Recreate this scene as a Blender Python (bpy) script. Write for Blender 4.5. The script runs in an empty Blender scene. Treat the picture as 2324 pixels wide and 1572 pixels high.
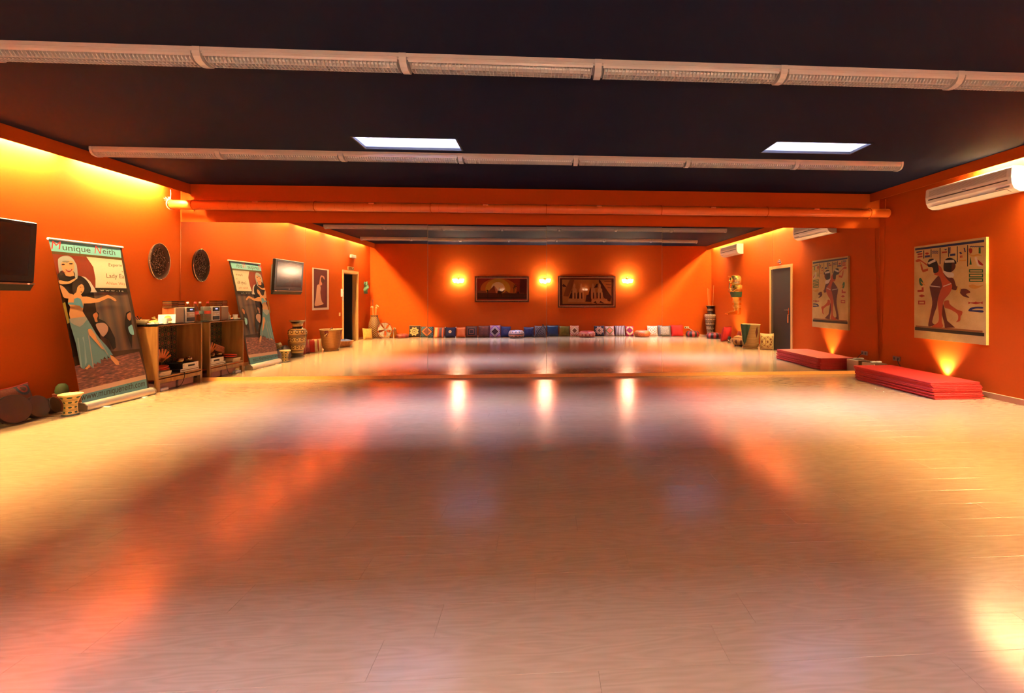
import bpy, math, random
from mathutils import Vector, Matrix

# ------------------------------------------------------------------ camera, sky, lights, exposure
SC = bpy.context.scene
COL = SC.collection
RND = random.Random(11)
F, PX, PY, YAW, HCAM, CY = 1033.0, 1295.65, 676.0, 0.0611, 1.3171, 7.6
XL, XR, YB, HC = -5.7545, 5.8688, -7.974, 3.129      # left / right wall, back wall, ceiling height (front wall is y = 0)

cam = bpy.data.cameras.new('camera')
cam.sensor_fit = 'HORIZONTAL'; cam.sensor_width = 36.0
cam.lens = F / 2324 * 36.0
cam.shift_x = (1162 - PX) / 2324
cam.shift_y = (PY - 786) / 2324
cam.clip_start = 0.02
camo = bpy.data.objects.new('camera', cam); COL.objects.link(camo)
camo.location = (0, -CY, HCAM)
camo.rotation_euler = (math.pi / 2, 0, -YAW)
SC.camera = camo

SKY_STRENGTH = 800.0
TUBE_STRENGTH = 4700.0
SCONCE_STRENGTH = 470.0
W = bpy.data.worlds.new('overcast_sky'); SC.world = W; W.use_nodes = True
wn = W.node_tree; bg = wn.nodes['Background']
tc = wn.nodes.new('ShaderNodeTexCoord'); nz = wn.nodes.new('ShaderNodeTexNoise'); rp = wn.nodes.new('ShaderNodeValToRGB')
nz.inputs['Scale'].default_value = 3.0; nz.inputs['Detail'].default_value = 6.0
rp.color_ramp.elements[0].position = 0.35; rp.color_ramp.elements[0].color = (0.46, 0.52, 1.0, 1)
rp.color_ramp.elements[1].position = 0.62; rp.color_ramp.elements[1].color = (0.78, 0.78, 1.0, 1)
wn.links.new(tc.outputs['Generated'], nz.inputs['Vector']); wn.links.new(nz.outputs['Fac'], rp.inputs['Fac'])
wn.links.new(rp.outputs['Color'], bg.inputs['Color']); bg.inputs['Strength'].default_value = SKY_STRENGTH

SKYLIGHTS = [(-2.16, -0.98, -2.36, -1.92), (2.69, 3.87, -2.50, -2.08), (-2.16, -0.98, -7.12, -6.68), (2.69, 3.87, -7.12, -6.68)]
SHAFT = 1.00          # depth of the grey light well above the ceiling
for i, (x0, x1, y0, y1) in enumerate(SKYLIGHTS):
    la = bpy.data.lights.new('skylight_portal', 'AREA'); la.shape = 'RECTANGLE'
    la.size = x1 - x0; la.size_y = y1 - y0
    la.cycles.is_portal = True
    lo = bpy.data.objects.new('skylight_portal', la); COL.objects.link(lo)
    lo.location = ((x0 + x1) / 2, (y0 + y1) / 2, HC + SHAFT + 0.012)

vs = SC.view_settings
vs.view_transform = 'Standard'; vs.look = 'None'; vs.gamma = 1.0; vs.exposure = -0.64; vs.use_curve_mapping = False
SC.display_settings.display_device = 'sRGB'
cy = SC.cycles
cy.max_bounces = 12; cy.diffuse_bounces = 7; cy.glossy_bounces = 6; cy.transmission_bounces = 6; cy.transparent_max_bounces = 8
cy.sample_clamp_indirect = 40.0; cy.caustics_reflective = True; cy.caustics_refractive = False; cy.blur_glossy = 0.3

# ------------------------------------------------------------------ pixel -> place helpers
_s, _c = math.sin(YAW), math.cos(YAW)
def pix(u, v, axis, val, mir=False):
    """point where the sight line of a photo pixel meets the plane axis = val; mir: seen in the mirror"""
    a = (u - PX) / F; b = (PY - v) / F
    d = Vector((a * _c + _s, -a * _s + _c, b)); o = Vector((0, -CY, HCAM))
    if mir: d.y, o.y = -d.y, -o.y
    return o + d * ((val - o[axis]) / d[axis])
def pix_plane(u, v, p0, n, mir=False):
    a = (u - PX) / F; b = (PY - v) / F
    d = Vector((a * _c + _s, -a * _s + _c, b)); o = Vector((0, -CY, HCAM))
    if mir: d.y, o.y = -d.y, -o.y
    return o + d * ((p0 - o).dot(n) / d.dot(n))

# ------------------------------------------------------------------ materials
MATS = {}
def srgb(r, g, b):
    f = lambda c: (c / 255) / 12.92 if c <= 10 else (((c / 255) + 0.055) / 1.055) ** 2.4
    return tuple(0.72 * f(c) for c in (r, g, b))
class NT:
    """tiny node builder on a principled material"""
    def __init__(s, name, r=0.5, m=0.0, spec=0.5, coat=0.0):
        s.mat = bpy.data.materials.new(name); s.mat.use_nodes = True
        s.t = s.mat.node_tree; s.b = s.t.nodes['Principled BSDF']
        s.b.inputs['Roughness'].default_value = r; s.b.inputs['Metallic'].default_value = m
        s.b.inputs['Specular IOR Level'].default_value = spec; s.b.inputs['Coat Weight'].default_value = coat
        s.b.inputs['Coat Roughness'].default_value = 0.08
    def n(s, kind): return s.t.nodes.new('ShaderNode' + kind)
    def l(s, a, b): s.t.links.new(a, b)
    def m(s, op, a, b=None, c=None):
        n = s.n('Math'); n.operation = op
        for i, x in enumerate((a, b, c)):
            if x is None: continue
            if isinstance(x, (int, float)): n.inputs[i].default_value = x
            else: s.l(x, n.inputs[i])
        return n.outputs[0]
    def coords(s, out='Object'):
        return s.n('TexCoord').outputs[out]
    def xyz(s, out='Object'):
        n = s.n('SeparateXYZ'); s.l(s.coords(out), n.inputs[0]); return n.outputs
    def ramp(s, fac, stops, const=True):
        n = s.n('ValToRGB'); r = n.color_ramp; r.interpolation = 'CONSTANT' if const else 'LINEAR'
        while len(r.elements) < len(stops): r.elements.new(0.5)
        for e, (p, col) in zip(r.elements, stops): e.position = p; e.color = (*col, 1)
        s.l(fac, n.inputs[0]); return n.outputs[0]
    def noise(s, scale, detail=3, vec=None):
        n = s.n('TexNoise'); n.inputs['Scale'].default_value = scale; n.inputs['Detail'].default_value = detail
        s.l(vec if vec is not None else s.coords(), n.inputs['Vector']); return n.outputs['Fac']
    def mix(s, fac, a, b, mode='MIX'):
        n = s.n('MixRGB'); n.blend_type = mode
        for i, x in zip((0, 1, 2), (fac, a, b)):
            if isinstance(x, (int, float)): n.inputs[i].default_value = x
            elif isinstance(x, tuple): n.inputs[i].default_value = (*x, 1)
            else: s.l(x, n.inputs[i])
        return n.outputs[0]
    def color(s, x):
        if isinstance(x, tuple): s.b.inputs['Base Color'].default_value = (*x, 1)
        else: s.l(x, s.b.inputs['Base Color'])
    def bump(s, h, strength=0.2, dist=0.01):
        n = s.n('Bump'); n.inputs['Strength'].default_value = strength; n.inputs['Distance'].default_value = dist
        s.l(h, n.inputs['Height']); s.l(n.outputs[0], s.b.inputs['Normal'])
    def grain(s, col, amt=0.12, scale=40.0, bump=0.0):
        f = s.noise(scale, 4)
        k = s.m('MULTIPLY_ADD', f, 2 * amt, 1 - amt)
        g = s.n('CombineXYZ')
        for i in range(3): s.l(k, g.inputs[i])
        s.color(s.mix(1.0, col, g.outputs[0], 'MULTIPLY'))
        if bump: s.bump(f, bump)
def mat(name, col, r=0.5, m=0.0, amt=0.08, scale=30.0, bump=0.0, spec=0.5, coat=0.0):
    if name in MATS: return MATS[name]
    t = NT(name, r, m, spec, coat); t.grain(tuple(col), amt, scale, bump)
    MATS[name] = t.mat; return t.mat
def emit(name, col, strength):
    if name in MATS: return MATS[name]
    t = NT(name, 0.4); t.color((0.8, 0.8, 0.8)); t.b.inputs['Emission Color'].default_value = (*col, 1)
    t.b.inputs['Emission Strength'].default_value = strength
    MATS[name] = t.mat; return t.mat
def flat(rgb):
    k = 'print_%d_%d_%d' % rgb
    return mat(k, tuple(0.85 * c for c in srgb(*rgb)), 0.5, 0, 0.06, 60.0, spec=0.15)
def thin_glass(name, tint=(0.95, 0.97, 1.0), gloss=0.1):
    if name in MATS: return MATS[name]
    t = NT(name, 0.03)
    tr = t.n('BsdfTransparent'); tr.inputs[0].default_value = (*tint, 1)
    gl = t.n('BsdfGlossy'); gl.inputs['Roughness'].default_value = 0.03
    lw = t.n('LayerWeight'); lw.inputs[0].default_value = 0.5
    mx = t.n('MixShader'); t.l(t.m('MULTIPLY_ADD', t.m('POWER', lw.outputs['Facing'], 5.0), 0.9, gloss * 0.3), mx.inputs[0])
    t.l(tr.outputs[0], mx.inputs[1]); t.l(gl.outputs[0], mx.inputs[2])
    t.l(mx.outputs[0], t.t.nodes['Material Output'].inputs[0])
    MATS[name] = t.mat; return t.mat
def pattern(name, kind, stops, hx=0.2, hz=0.2, zc=0.0, r=0.8, n=8, amt=0.18, soft=False, spec=0.3):
    """printed / woven pattern in the object's own x-z plane"""
    if name in MATS: return MATS[name]
    t = NT(name, r, 0, spec); X, Y, Z = t.xyz()
    x = t.m('DIVIDE', X, hx); z = t.m('DIVIDE', t.m('SUBTRACT', Z, zc), hz)
    ax, az = t.m('ABSOLUTE', x), t.m('ABSOLUTE', z)
    if kind == 'stripe': v = t.m('MULTIPLY_ADD', x, 0.5, 0.5)
    elif kind == 'stripes': v = t.m('FRACT', t.m('MULTIPLY', t.m('MULTIPLY_ADD', x, 0.5, 0.5), float(n)))
    elif kind == 'diamond': v = t.m('MULTIPLY', t.m('ADD', ax, az), 0.5)
    elif kind == 'square': v = t.m('MAXIMUM', ax, az)
    elif kind in ('mandala', 'ring'):
        rr = t.m('SQRT', t.m('ADD', t.m('MULTIPLY', x, x), t.m('MULTIPLY', z, z)))
        if kind == 'mandala':
            th = t.m('ARCTAN2', z, x)
            rr = t.m('MULTIPLY', rr, t.m('MULTIPLY_ADD', t.m('COSINE', t.m('MULTIPLY', th, float(n))), 0.13, 1.0))
        v = t.m('MULTIPLY', rr, 0.7)
    elif kind == 'ornate':
        q = t.m('MULTIPLY', t.m('SINE', t.m('MULTIPLY', x, float(n))), t.m('COSINE', t.m('MULTIPLY', z, float(n))))
        rr = t.m('SINE', t.m('MULTIPLY', t.m('SQRT', t.m('ADD', t.m('MULTIPLY', x, x), t.m('MULTIPLY', z, z))), n * 1.6))
        q = t.m('MULTIPLY_ADD', t.m('ADD', q, rr), 0.2, 0.4)
        edge = t.m('GREATER_THAN', t.m('MAXIMUM', ax, az), 0.74)
        v = t.m('ADD', t.m('MULTIPLY', q, t.m('SUBTRACT', 1.0, edge)), t.m('MULTIPLY', edge, 0.95))
    elif kind == 'spots':
        vo = t.n('TexVoronoi'); vo.inputs['Scale'].default_value = float(n); t.l(t.coords(), vo.inputs['Vector']); v = vo.outputs['Distance']
    else: v = t.noise(float(n), 4)
    col = t.ramp(v, stops, not soft)
    f = t.noise(60.0, 4); k = t.m('MULTIPLY_ADD', f, 2 * amt, 1 - amt); g = t.n('CombineXYZ')
    for i in range(3): t.l(k, g.inputs[i])
    t.color(t.mix(1.0, col, g.outputs[0], 'MULTIPLY')); t.bump(f, 0.25)
    MATS[name] = t.mat; return t.mat
def lathe_pattern(name, bands, ring=None, r=0.3, n=10, coat=0.0, sectors=None):
    """bands: colour stops over z (metres / zmax); ring: (z centres pitch, ...) of round motifs; sectors: colours around"""
    if name in MATS: return MATS[name]
    t = NT(name, r, 0, 0.5, coat); X, Y, Z = t.xyz()
    zmax = bands[0]
    col = t.ramp(t.m('DIVIDE', Z, zmax), bands[1])
    th = t.m('MULTIPLY_ADD', t.m('ARCTAN2', Y, X), n / (2 * math.pi), 0.5 * n)
    if ring:
        z0, pitch, z1, rad, ca, cb = ring
        a = t.m('SUBTRACT', t.m('FRACT', th), 0.5)
        b = t.m('SUBTRACT', t.m('FRACT', t.m('DIVIDE', t.m('SUBTRACT', Z, z0), pitch)), 0.5)
        d = t.m('SQRT', t.m('ADD', t.m('MULTIPLY', a, a), t.m('MULTIPLY', t.m('MULTIPLY', b, b), 2.2)))
        inz = t.m('MULTIPLY', t.m('GREATER_THAN', Z, z0), t.m('LESS_THAN', Z, z1))
        r1 = t.m('MULTIPLY', inz, t.m('LESS_THAN', d, rad)); r2 = t.m('MULTIPLY', inz, t.m('LESS_THAN', d, rad * 0.45))
        r3 = t.m('MULTIPLY', inz, t.m('MULTIPLY', t.m('GREATER_THAN', t.m('ABSOLUTE', b), 0.36), t.m('LESS_THAN', t.m('ABSOLUTE', b), 0.42)))
        col = t.mix(r1, col, ca); col = t.mix(r2, col, cb); col = t.mix(r3, col, ca)
    if sectors:
        col = t.ramp(t.m('FRACT', t.m('DIVIDE', th, float(sectors[0]))), sectors[1])
    f = t.noise(50.0, 4); k = t.m('MULTIPLY_ADD', f, 0.3, 0.85); g = t.n('CombineXYZ')
    for i in range(3): t.l(k, g.inputs[i])
    t.color(t.mix(1.0, col, g.outputs[0], 'MULTIPLY'))
    MATS[name] = t.mat; return t.mat

ORANGE = (0.385, 0.063, 0.0066)
def wall_mat():
    t = NT('orange_wall_paint', 0.75, 0, 0.04)
    f = t.noise(1.3, 5); g = t.noise(120.0, 2)
    t.color(t.mix(t.m('MULTIPLY', f, 0.35), ORANGE, (0.355, 0.056, 0.0058))); t.bump(g, 0.05, 0.004)
    return t.mat
M_WALL = wall_mat()
M_CEIL = mat('dark_navy_ceiling_paint', (0.0042, 0.0062, 0.022), 0.8, 0, 0.1, 3.0, spec=0.1)
M_WHITE = mat('white_plastic', (0.52, 0.50, 0.48), 0.4, 0, 0.03, 8.0)
M_LAMP = mat('white_lamp_enamel', (0.42, 0.41, 0.41), 0.35, 0, 0.03, 8.0)
M_BLACK = mat('black_plastic', (0.008, 0.007, 0.007), 0.4, 0, 0.1, spec=0.25)
M_CHROME = mat('chrome', (0.72, 0.71, 0.69), 0.12, 1.0, 0.04)
M_SILVER = mat('silver_plastic', (0.52, 0.49, 0.45), 0.35, 0.5, 0.05)
M_BRASS = mat('brass', (0.55, 0.38, 0.14), 0.25, 1.0, 0.1)
M_GOLD = mat('gilding', (0.80, 0.50, 0.12), 0.22, 1.0, 0.12, 25.0)
M_TRIM = mat('pale_door_frame_paint', (0.62, 0.36, 0.13), 0.5)
M_GLASS = thin_glass('clear_glass')
def wood(name, a, b, r=0.4, sx=2.0, sz=22.0, coat=0.0):
    if name in MATS: return MATS[name]
    t = NT(name, r, 0, 0.5, coat); mp = t.n('Mapping'); mp.inputs['Scale'].default_value = (sz, sz, sx)
    t.l(t.coords(), mp.inputs[0]); f = t.noise(1.0, 6, mp.outputs[0])
    t.color(t.ramp(f, [(0.3, a), (0.7, b)], False)); t.bump(f, 0.05); MATS[name] = t.mat; return t.mat
M_CAB = wood('brown_cabinet_wood', (0.17, 0.07, 0.018), (0.28, 0.13, 0.036), 0.35)
def floor_mat():
    t = NT('pale_wood_plank', 0.2, 0, 0.48, 0.0)
    oi = t.n('ObjectInfo'); co = t.coords()
    off = t.n('CombineXYZ'); t.l(t.m('MULTIPLY', oi.outputs['Random'], 37.0), off.inputs[0]); t.l(t.m('MULTIPLY', oi.outputs['Random'], 11.0), off.inputs[1])
    va = t.n('VectorMath'); va.operation = 'ADD'; t.l(co, va.inputs[0]); t.l(off.outputs[0], va.inputs[1])
    mp = t.n('Mapping'); mp.inputs['Scale'].default_value = (0.9, 7.0, 1.0); t.l(va.outputs[0], mp.inputs[0])
    warp = t.n('TexNoise'); warp.inputs['Scale'].default_value = 1.6; warp.inputs['Detail'].default_value = 2.0; t.l(mp.outputs[0], warp.inputs['Vector'])
    rings = t.m('FRACT', t.m('MULTIPLY', warp.outputs['Fac'], 9.0))
    rings = t.m('ABSOLUTE', t.m('MULTIPLY_ADD', rings, 2.0, -1.0))
    mp2 = t.n('Mapping'); mp2.inputs['Scale'].default_value = (3.0, 90.0, 1.0); t.l(va.outputs[0], mp2.inputs[0])
    fine = t.noise(1.0, 4, mp2.outputs[0])
    v = t.m('ADD', t.m('MULTIPLY', rings, 0.45), t.m('MULTIPLY', fine, 0.55))
    v = t.m('ADD', v, t.m('MULTIPLY_ADD', oi.outputs['Random'], 0.12, -0.06))
    t.color(t.ramp(v, [(0.1, (0.262, 0.174, 0.100)), (0.85, (0.322, 0.218, 0.130))], False))
    t.l(t.m('MULTIPLY_ADD', fine, 0.05, 0.155), t.b.inputs['Roughness'])
    t.bump(fine, 0.03, 0.002)
    return t.mat
M_FLOOR = floor_mat()

# ------------------------------------------------------------------ meshes
class MB:
    def __init__(s): s.v = []; s.f = []
    def add(s, vs, fs):
        k = len(s.v); s.v += [Vector(p) for p in vs]; s.f += [tuple(i + k for i in f) for f in fs]; return s
    def box(s, c, d, rot=None):
        x, y, z = d[0] / 2, d[1] / 2, d[2] / 2
        vs = [Vector(p) for p in ((-x, -y, -z), (x, -y, -z), (x, y, -z), (-x, y, -z), (-x, -y, z), (x, -y, z), (x, y, z), (-x, y, z))]
        if rot is not None: vs = [rot @ p for p in vs]
        return s.add([p + Vector(c) for p in vs], [(3, 2, 1, 0), (4, 5, 6, 7), (0, 1, 5, 4), (1, 2, 6, 5), (2, 3, 7, 6), (3, 0, 4, 7)])
    def b2(s, a, b):
        return s.box([(p + q) / 2 for p, q in zip(a, b)], [abs(q - p) for p, q in zip(a, b)])
    def rbox(s, c, d, r=0.01, rot=None):
        """box with chamfered upright and horizontal edges"""
        x, y, z = d[0] / 2, d[1] / 2, d[2] / 2; r = min(r, x * .9, y * .9, z * .9)
        ring = lambda i, h: [(-x + i, -y + (0 if i else r), h)]
        def loop(ix, h):
            a, b = x - ix, y - ix; q = max(r - ix, r * .3)
            return [(-a + q, -b, h), (a - q, -b, h), (a, -b + q, h), (a, b - q, h), (a - q, b, h), (-a + q, b, h), (-a, b - q, h), (-a, -b + q, h)]
        L = [loop(r, -z), loop(0, -z + r), loop(0, z - r), loop(r, z)]
        vs = [Vector(p) for l in L for p in l]
        if rot is not None: vs = [rot @ p for p in vs]
        fs = [tuple(range(7, -1, -1)), tuple(range(24, 32))]
        for k in range(3):
            for i in range(8): j = (i + 1) % 8; fs.append((k * 8 + i, k * 8 + j, k * 8 + 8 + j, k * 8 + 8 + i))
        return s.add([p + Vector(c) for p in vs], fs)
    def lathe(s, prof, n=24, c=(0, 0, 0), rot=None, cap=True, a0=0.0):
        vs = []; fs = []; m = len(prof)
        for r, z in prof:
            for i in range(n):
                a = a0 + 2 * math.pi * i / n; vs.append(Vector((r * math.cos(a), r * math.sin(a), z)))
        for k in range(m - 1):
            for i in range(n): j = (i + 1) % n; fs.append((k * n + i, k * n + j, k * n + n + j, k * n + n + i))
        if cap: fs.append(tuple(range(n - 1, -1, -1))); fs.append(tuple(range((m - 1) * n, m * n)))
        if rot is not None: vs = [rot @ p for p in vs]
        return s.add([p + Vector(c) for p in vs], fs)
    def tube(s, path, r=0.01, n=8, closed=False):
        path = [Vector(p) for p in path]; m = len(path); vs = []; fs = []
        rs = r if isinstance(r, (list, tuple)) else [r] * m
        up = Vector((0.13, 0.21, 0.97)).normalized()
        for k, p in enumerate(path):
            t = (path[(k + 1) % m] - path[k - 1]) if closed else (path[min(k + 1, m - 1)] - path[max(k - 1, 0)])
            t = t.normalized() if t.length > 1e-9 else Vector((0, 0, 1))
            u = up if abs(t.dot(up)) < 0.95 else Vector((1, 0.1, 0))
            a = t.cross(u).normalized(); b = t.cross(a)
            for i in range(n):
                w = 2 * math.pi * i / n; vs.append(p + (a * math.cos(w) + b * math.sin(w)) * rs[k])
        for k in range(m if closed else m - 1):
            q = (k + 1) % m
            for i in range(n): j = (i + 1) % n; fs.append((k * n + i, k * n + j, q * n + j, q * n + i))
        if not closed: fs.append(tuple(range(n - 1, -1, -1))); fs.append(tuple(range((m - 1) * n, m * n)))
        return s.add(vs, fs)
    def prism(s, poly, axis, lo, hi):
        """extrude a 2-D outline along an axis"""
        def P(p, h): return {0: (h, p[0], p[1]), 1: (p[0], h, p[1]), 2: (p[0], p[1], h)}[axis]
        n = len(poly)
        fs = [tuple(range(n - 1, -1, -1)), tuple(range(n, 2 * n))] + [(i, (i + 1) % n, n + (i + 1) % n, n + i) for i in range(n)]
        return s.add([P(p, lo) for p in poly] + [P(p, hi) for p in poly], fs)
    def blob(s, c, r, n=12, m=8, rot=None):
        prof = [(max(math.sin(math.pi * k / m), 0.004), -math.cos(math.pi * k / m)) for k in range(m + 1)]
        k = len(s.v); s.lathe(prof, n)
        for i in range(k, len(s.v)):
            p = Vector((s.v[i].x * r[0], s.v[i].y * r[1], s.v[i].z * r[2]))
            s.v[i] = (rot @ p if rot is not None else p) + Vector(c)
        return s
    def mesh(s, name, off=None):
        me = bpy.data.meshes.new(name)
        me.from_pydata([p - off if off is not None else p for p in s.v], [], s.f); me.validate(); me.update()
        return me
    def build(s, name, m, parent=None, smooth=False, local=False, kind=None):
        off = None if (local or parent is None) else Vector(wloc(parent))
        me = s.mesh(name, off); me.materials.append(m)
        o = bpy.data.objects.new(name, me); COL.objects.link(o)
        if parent is not None: o.parent = parent
        if smooth:
            for p in me.polygons: p.use_smooth = True
            try: me.set_sharp_from_angle(angle=math.radians(48))
            except Exception: pass
        if kind: o['kind'] = kind
        return o
def wloc(o):
    l = Vector(o.location)
    while o.parent: o = o.parent; l = l + Vector(o.location)
    return l
def tag(o, label, cat, group=None):
    o['label'] = label; o['category'] = cat
    if group: o['group'] = group
    return o
def thing(name, label, cat, loc=(0, 0, 0), group=None, rz=0.0, rx=0.0):
    o = bpy.data.objects.new(name, None); COL.objects.link(o); o.empty_display_size = 0.1
    o.location = loc; o.rotation_euler = (rx, 0, rz)
    return tag(o, label, cat, group)
def struct(o): o['kind'] = 'structure'; return o
def copy_tree(o, parent=None):
    c = o.copy(); COL.objects.link(c); c.parent = parent
    for ch in o.children: copy_tree(ch, c)
    return c
def smooth_poly(pts, k=4):
    n = len(pts); out = []
    for i in range(n):
        p0, p1, p2, p3 = (Vector((*pts[(i + j) % n], 0)) for j in (-1, 0, 1, 2))
        for q in range(k):
            t = q / k
            p = 0.5 * ((2 * p1) + (p2 - p0) * t + (2 * p0 - 5 * p1 + 4 * p2 - p3) * t * t + (3 * p1 - p0 - 3 * p2 + p3) * t ** 3)
            out.append((p.x, p.y))
    return out
def ell(cx, cy_, rx, ry, n=20): return [(cx + rx * math.cos(2 * math.pi * i / n), cy_ + ry * math.sin(2 * math.pi * i / n)) for i in range(n)]
class Art:
    """flat print on a real plane, outlines read off a magnified crop of the photograph"""
    def __init__(s, parent, crop, scale, p0, n, mir=False):
        s.par, s.crop, s.sc, s.p0, s.n, s.mir, s.k = parent, crop, scale, Vector(p0), Vector(n).normalized(), mir, 1
    def p(s, q, crop=None, sc=None):
        c = crop or s.crop; k = sc or s.sc
        return pix_plane(c[0] + q[0] / k, c[1] + q[1] / k, s.p0 + s.n * (0.0006 * s.k), s.n, s.mir)
    def shape(s, name, polys, rgb, sm=False, crop=None, sc=None, m=None):
        mm = m or flat(rgb); o = None
        for poly in polys:
            mb = MB()
            if sm: poly = smooth_poly(poly)
            vs = [s.p(q, crop, sc) for q in poly]
            nn = Vector((0, 0, 0))
            for i in range(len(vs)): nn += (vs[i] - vs[0]).cross(vs[(i + 1) % len(vs)] - vs[0])
            if nn.dot(s.n) < 0: vs.reverse()
            mb.add(vs, [tuple(range(len(vs)))])
            o = mb.build(name, mm, s.par)
        s.k += 1
        return o
    def text(s, body, bl, br, tl, rgb, crop=None, sc=None, shear=0.0, name='lettering'):
        cu = bpy.data.curves.new('t', 'FONT'); cu.body = body; cu.shear = shear; cu.resolution_u = 3
        o = bpy.data.objects.new('t', cu); me = bpy.data.meshes.new_from_object(o)
        bpy.data.objects.remove(o); bpy.data.curves.remove(cu)
        xs = [v.co.x for v in me.vertices]; ys = [v.co.y for v in me.vertices]
        x0, x1, y0, y1 = min(xs), max(xs), min(ys), max(ys)
        B, Rr, T = s.p(bl, crop, sc), s.p(br, crop, sc), s.p(tl, crop, sc)
        off = wloc(s.par)
        for v in me.vertices:
            a = (v.co.x - x0) / (x1 - x0); b = (v.co.y - y0) / (y1 - y0)
            v.co = B + (Rr - B) * a + (T - B) * b - off
        me.materials.clear(); me.materials.append(flat(rgb)); me.update()
        ob = bpy.data.objects.new(name, me); COL.objects.link(ob); ob.parent = s.par; s.k += 1
        return ob

# ------------------------------------------------------------------ the room
T = 0.14
D1 = (-6.90, -5.93, 2.055)        # doorway in the left wall: y0, y1, height
# floor: base slab with separate planks
fl = struct(MB().b2((XL - 1.9, YB, -0.08), (XR, 0, -0.013)).build('floor', mat('dark_floor_joint', (0.16, 0.09, 0.05), 0.8)))
PW, PL = 0.1935, 1.286
plank_meshes = {}
def plank_mesh(l):
    k = round(l, 3)
    if k not in plank_meshes:
        mb = MB(); x, y = l / 2 - 0.0003, PW / 2 - 0.0003; b = 0.0004
        mb.add([(-x, -y, -0.012), (x, -y, -0.012), (x, y, -0.012), (-x, y, -0.012), (-x, -y, -b), (x, -y, -b), (x, y, -b), (-x, y, -b),
                (-x + b, -y + b, 0), (x - b, -y + b, 0), (x - b, y - b, 0), (-x + b, y - b, 0)],
               [(0, 1, 5, 4), (1, 2, 6, 5), (2, 3, 7, 6), (3, 0, 4, 7), (4, 5, 9, 8), (5, 6, 10, 9), (6, 7, 11, 10), (7, 4, 8, 11), (8, 9, 10, 11)])
        me = mb.mesh('floor_plank'); me.materials.append(M_FLOOR); plank_meshes[k] = (me, mb)
    return plank_meshes[k]
spots = []
row = 0; y = 0.0
while y > YB + 0.002:
    yc = y - PW / 2
    x = XL - [0.0, 0.48, 0.92, 0.25, 0.71, 1.1][row % 6] * 1.0
    while x < XR - 0.01:
        a, b = max(x, XL), min(x + PL, XR)
        if b - a > 0.03: spots.append(((a + b) / 2, yc, round(b - a, 3)))
        x += PL
    y -= PW; row += 1
spots.sort(key=lambda p: (p[1] < -6.45, math.hypot(p[0], p[1] + CY)))
rest = MB()
for i, (xc, yc, l) in enumerate(spots):
    me, mb = plank_mesh(l)
    if i < 300:
        o = bpy.data.objects.new('floor_plank', me); COL.objects.link(o); o.parent = fl; o.location = (xc, yc, 0)
    else: rest.add([v + Vector((xc, yc, 0)) for v in mb.v], mb.f)
rest.build('far_floor_planks', M_FLOOR, fl, kind='stuff')

# walls
struct(MB().b2((XL - T, 0.004, -0.08), (XR + T, T, HC + 0.1)).build('wall_front', M_WALL))
struct(MB().b2((XL - T, YB - T, -0.08), (XR + T, YB, HC + 0.1)).build('wall_back', M_WALL))
struct(MB().b2((XR, YB, -0.08), (XR + T, 0.004, HC + 0.1)).build('wall_right', M_WALL))
wl = MB()
wl.b2((XL - T, D1[1], -0.08), (XL, 0.004, HC + 0.1)).b2((XL - T, YB, -0.08), (XL, D1[0], HC + 0.1)).b2((XL - T, D1[0], D1[2]), (XL, D1[1], HC + 0.1))
struct(wl.build('wall_left', M_WALL))
# ceiling with skylight holes
xs = sorted({XL - T, XR + T, *[q for s in SKYLIGHTS for q in s[:2]]}); ys = sorted({YB - T, T, *[q for s in SKYLIGHTS for q in s[2:]]})
ce = MB()
for i in range(len(xs) - 1):
    for j in range(len(ys) - 1):
        cx, cyy = (xs[i] + xs[i + 1]) / 2, (ys[j] + ys[j + 1]) / 2
        if not any(a < cx < b and c < cyy < d for a, b, c, d in SKYLIGHTS):
            ce.b2((xs[i], ys[j], HC), (xs[i + 1], ys[j + 1], HC + 0.02))
struct(ce.build('ceiling', M_CEIL))
for i, (x0, x1, y0, y1) in enumerate(SKYLIGHTS):
    w = bpy.data.objects.new('window_%d' % (i + 1), None); COL.objects.link(w); w.location = ((x0 + x1) / 2, (y0 + y1) / 2, HC); struct(w)
    w['label'] = 'bright skylight pane set flush in the dark ceiling'
    fr = MB(); b = 0.018
    for a, c in (((x0, y0), (x1, y0 + b)), ((x0, y1 - b), (x1, y1)), ((x0, y0 + b), (x0 + b, y1 - b)), ((x1 - b, y0 + b), (x1, y1 - b))):
        fr.b2((a[0], a[1], HC - 0.004), (c[0], c[1], HC + 0.026))
    fr.build('window_frame', M_BLACK, w)
    k = SHAFT; M_SHAFT = mat('grey_light_shaft', (0.15, 0.152, 0.158), 0.8, 0, 0.04, 4.0)
    for a, c in (((x0 - 0.02, y0 - 0.02), (x1 + 0.02, y0)), ((x0 - 0.02, y1), (x1 + 0.02, y1 + 0.02)), ((x0 - 0.02, y0), (x0, y1)), ((x1, y0), (x1 + 0.02, y1))):
        MB().b2((a[0], a[1], HC + 0.02), (c[0], c[1], HC + k)).build('shaft_wall', M_SHAFT, w)
    MB().b2((x0 - 0.02, y0 - 0.02, HC + k), (x1 + 0.02, y1 + 0.02, HC + k + 0.006)).build('pane', thin_glass('skylight_glass', (0.93, 0.95, 1.0)), w)
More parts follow.
